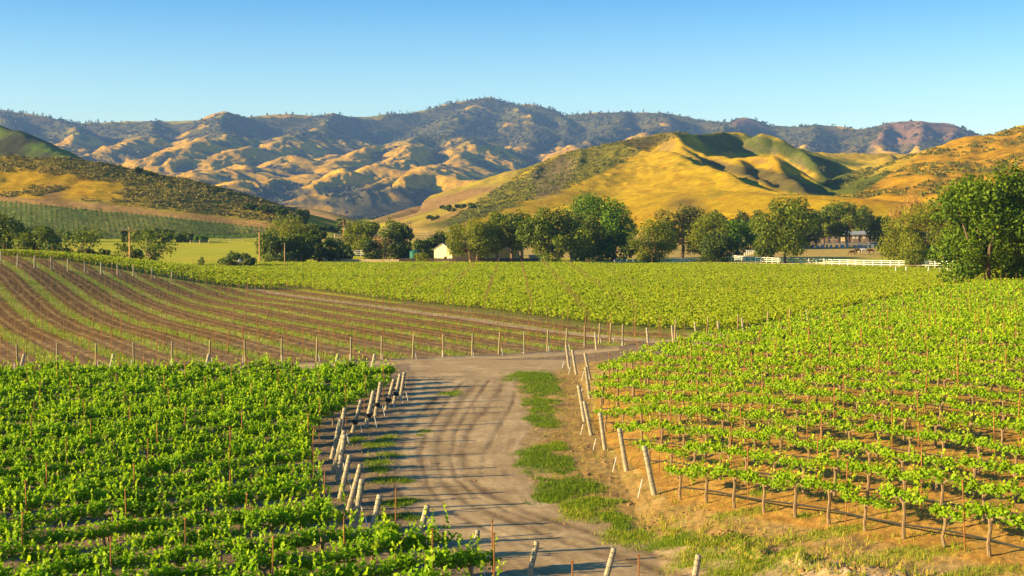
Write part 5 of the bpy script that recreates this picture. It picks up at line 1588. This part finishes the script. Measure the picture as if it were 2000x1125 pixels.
for (cx, cy, a, b, g) in PW:
    n = int(min(14000, 1300 * a * b * math.pi) * (1.0 if g > .45 else .6))
    x = cx + rng.uniform(-1.4 * a, 1.4 * a, n); y = cy + rng.uniform(-1.4 * b, 1.4 * b, n)
    pm, pg = patch_mask(x, y); k = pm > rng.random(n)
    x, y, pg = x[k], y[k], pg[k]
    grow(x, y, rng.uniform(.03, .105, len(x)), np.clip(.95 - .75 * pg + rng.normal(0, .15, len(x)), 0, 1))
# thin weeds everywhere on the verges and between the sparse rows
n = 60000
y = 30 * (100 / 30.) ** rng.random(n); x = rng.uniform(-.40, .40, n) * y
k = (road_mask(x, y) < -.1) & ~in_left(x, y) & ~in_bare(x, y) & (fbm(x / 1.1, y / 1.1, 3) > .12)
x, y = x[k], y[k]
grow(x, y, rng.uniform(.04, .16, len(x)), np.clip(.75 + rng.normal(0, .2, len(x)), 0, 1))
# straw and weeds along the turned ridge at the edge of the sparse block
n = 26000
s = rng.uniform(-46, 0, n); q = 20.2 + rng.normal(0, .75, n)
x = .891 * q + .454 * s; y = .454 * q - .891 * s
k = (y > 29) & (y < 48) & (x > 4) & (fbm(x / .9, y / .9, 2) > .0); x, y = x[k], y[k]
grow(x, y, rng.uniform(.04, .16, len(x)), np.clip(.85 + rng.normal(0, .2, len(x)), 0, 1))
# mown strips of the bare block
n = 150000
y = 82 * (180 / 82.) ** rng.random(n); x = rng.uniform(-.40, .40, n) * y
ph = np.abs(((P_of(x, y) / 3.95) % 1) - .5) * 3.95
k = in_bare(x, y) & (ph < .75) & (road_mask(x, y) < 0); x, y = x[k], y[k]
grow(x, y, rng.uniform(.08, .26, len(x)), np.clip(.5 + rng.normal(0, .25, len(x)), 0, 1))
tag(link("grass", mesh_np("grass", np.concatenate(VV), np.concatenate(QQ), [M_GRASS], {"tint": np.concatenate(TT)})), kind="stuff")
# clods of turned earth
M_CLOD = solid_mat("earth_clod", (.26, .15, .055), .45, 9, .95, .5)
n = 5200
s = rng.uniform(-46, 0, n); q = 20.3 + rng.normal(0, .6, n) + .6 * fbm(s / 2., s * 0, 2)
x = .891 * q + .454 * s; y = .454 * q - .891 * s
x2 = rng.uniform(1.0, 9, 12000); y2 = rng.uniform(36, 82, 12000); kk = (fbm(x2 / 1.5, y2 / 1.5, 3) > .15) & (road_mask(x2, y2) < -.4) & (x2 < right_bound(y2) + 2)
tr = []
for (pts, w), lim in zip(TRK[:2], (1, 1)):
    for (a, c) in zip(pts[5:-1], pts[6:]):
        t = rng.random(24); tr.append(np.stack([a[0] + (c[0] - a[0]) * t + rng.normal(0, .16, 24), a[1] + (c[1] - a[1]) * t + rng.normal(0, .16, 24)], 1))
tr = np.concatenate(tr)
x = np.concatenate([x, x2[kk], tr[:, 0]]); y = np.concatenate([y, y2[kk], tr[:, 1]]); k = (y > 27) & (x > -2); k[:n] &= (x[:n] > 5.0) & (y[:n] < 43); x, y = x[k], y[k]
r = np.clip(rng.lognormal(-3.5, .65, len(x)), .010, .13); r[-min(len(tr), len(r)):] *= .5
ico = np.array([(0, 0, 1), (.9, 0, .3), (.28, .85, .3), (-.72, .53, .3), (-.72, -.53, .3), (.28, -.85, .3), (.6, .4, -.5), (-.3, .7, -.5), (-.7, -.2, -.5), (.2, -.7, -.5)])
tri = np.array([(0, 1, 2), (0, 2, 3), (0, 3, 4), (0, 4, 5), (0, 5, 1), (1, 6, 2), (2, 6, 7), (2, 7, 3), (3, 7, 8), (3, 8, 4), (4, 8, 9), (4, 9, 5), (5, 9, 1), (1, 9, 6)])
z = z_all(x, y) + near_bump(x, y)
V = np.stack([x, y, z], 1)[:, None] + ico[None] * r[:, None, None] * rng.uniform(.45, 1.5, (len(x), len(ico), 3)) * np.array([1, 1, .62]) - np.array([0, 0, .25]) * r[:, None, None]
tag(link("earth_clods", mesh_np("earth_clods", V.reshape(-1, 3), (np.arange(len(x))[:, None, None] * len(ico) + tri[None]).reshape(-1, 3), [M_CLOD])), kind="stuff")
# ------------------------------------------------------------------ air
hz = MB().box((0, 2500, 222), (7600, 5800, 454))
m = bpy.data.materials.new("air"); m.use_nodes = True
nt = m.node_tree; nt.nodes.remove(nt.nodes["Principled BSDF"])
pv = nt.nodes.new("ShaderNodeVolumePrincipled")
pv.inputs['Color'].default_value = (.24, .46, 1.0, 1)
pv.inputs['Density'].default_value = 0.85e-4
pv.inputs['Anisotropy'].default_value = 0.0
nt.links.new(pv.outputs[0], nt.nodes["Material Output"].inputs['Volume'])
tag(hz.build("haze", m), kind="stuff")
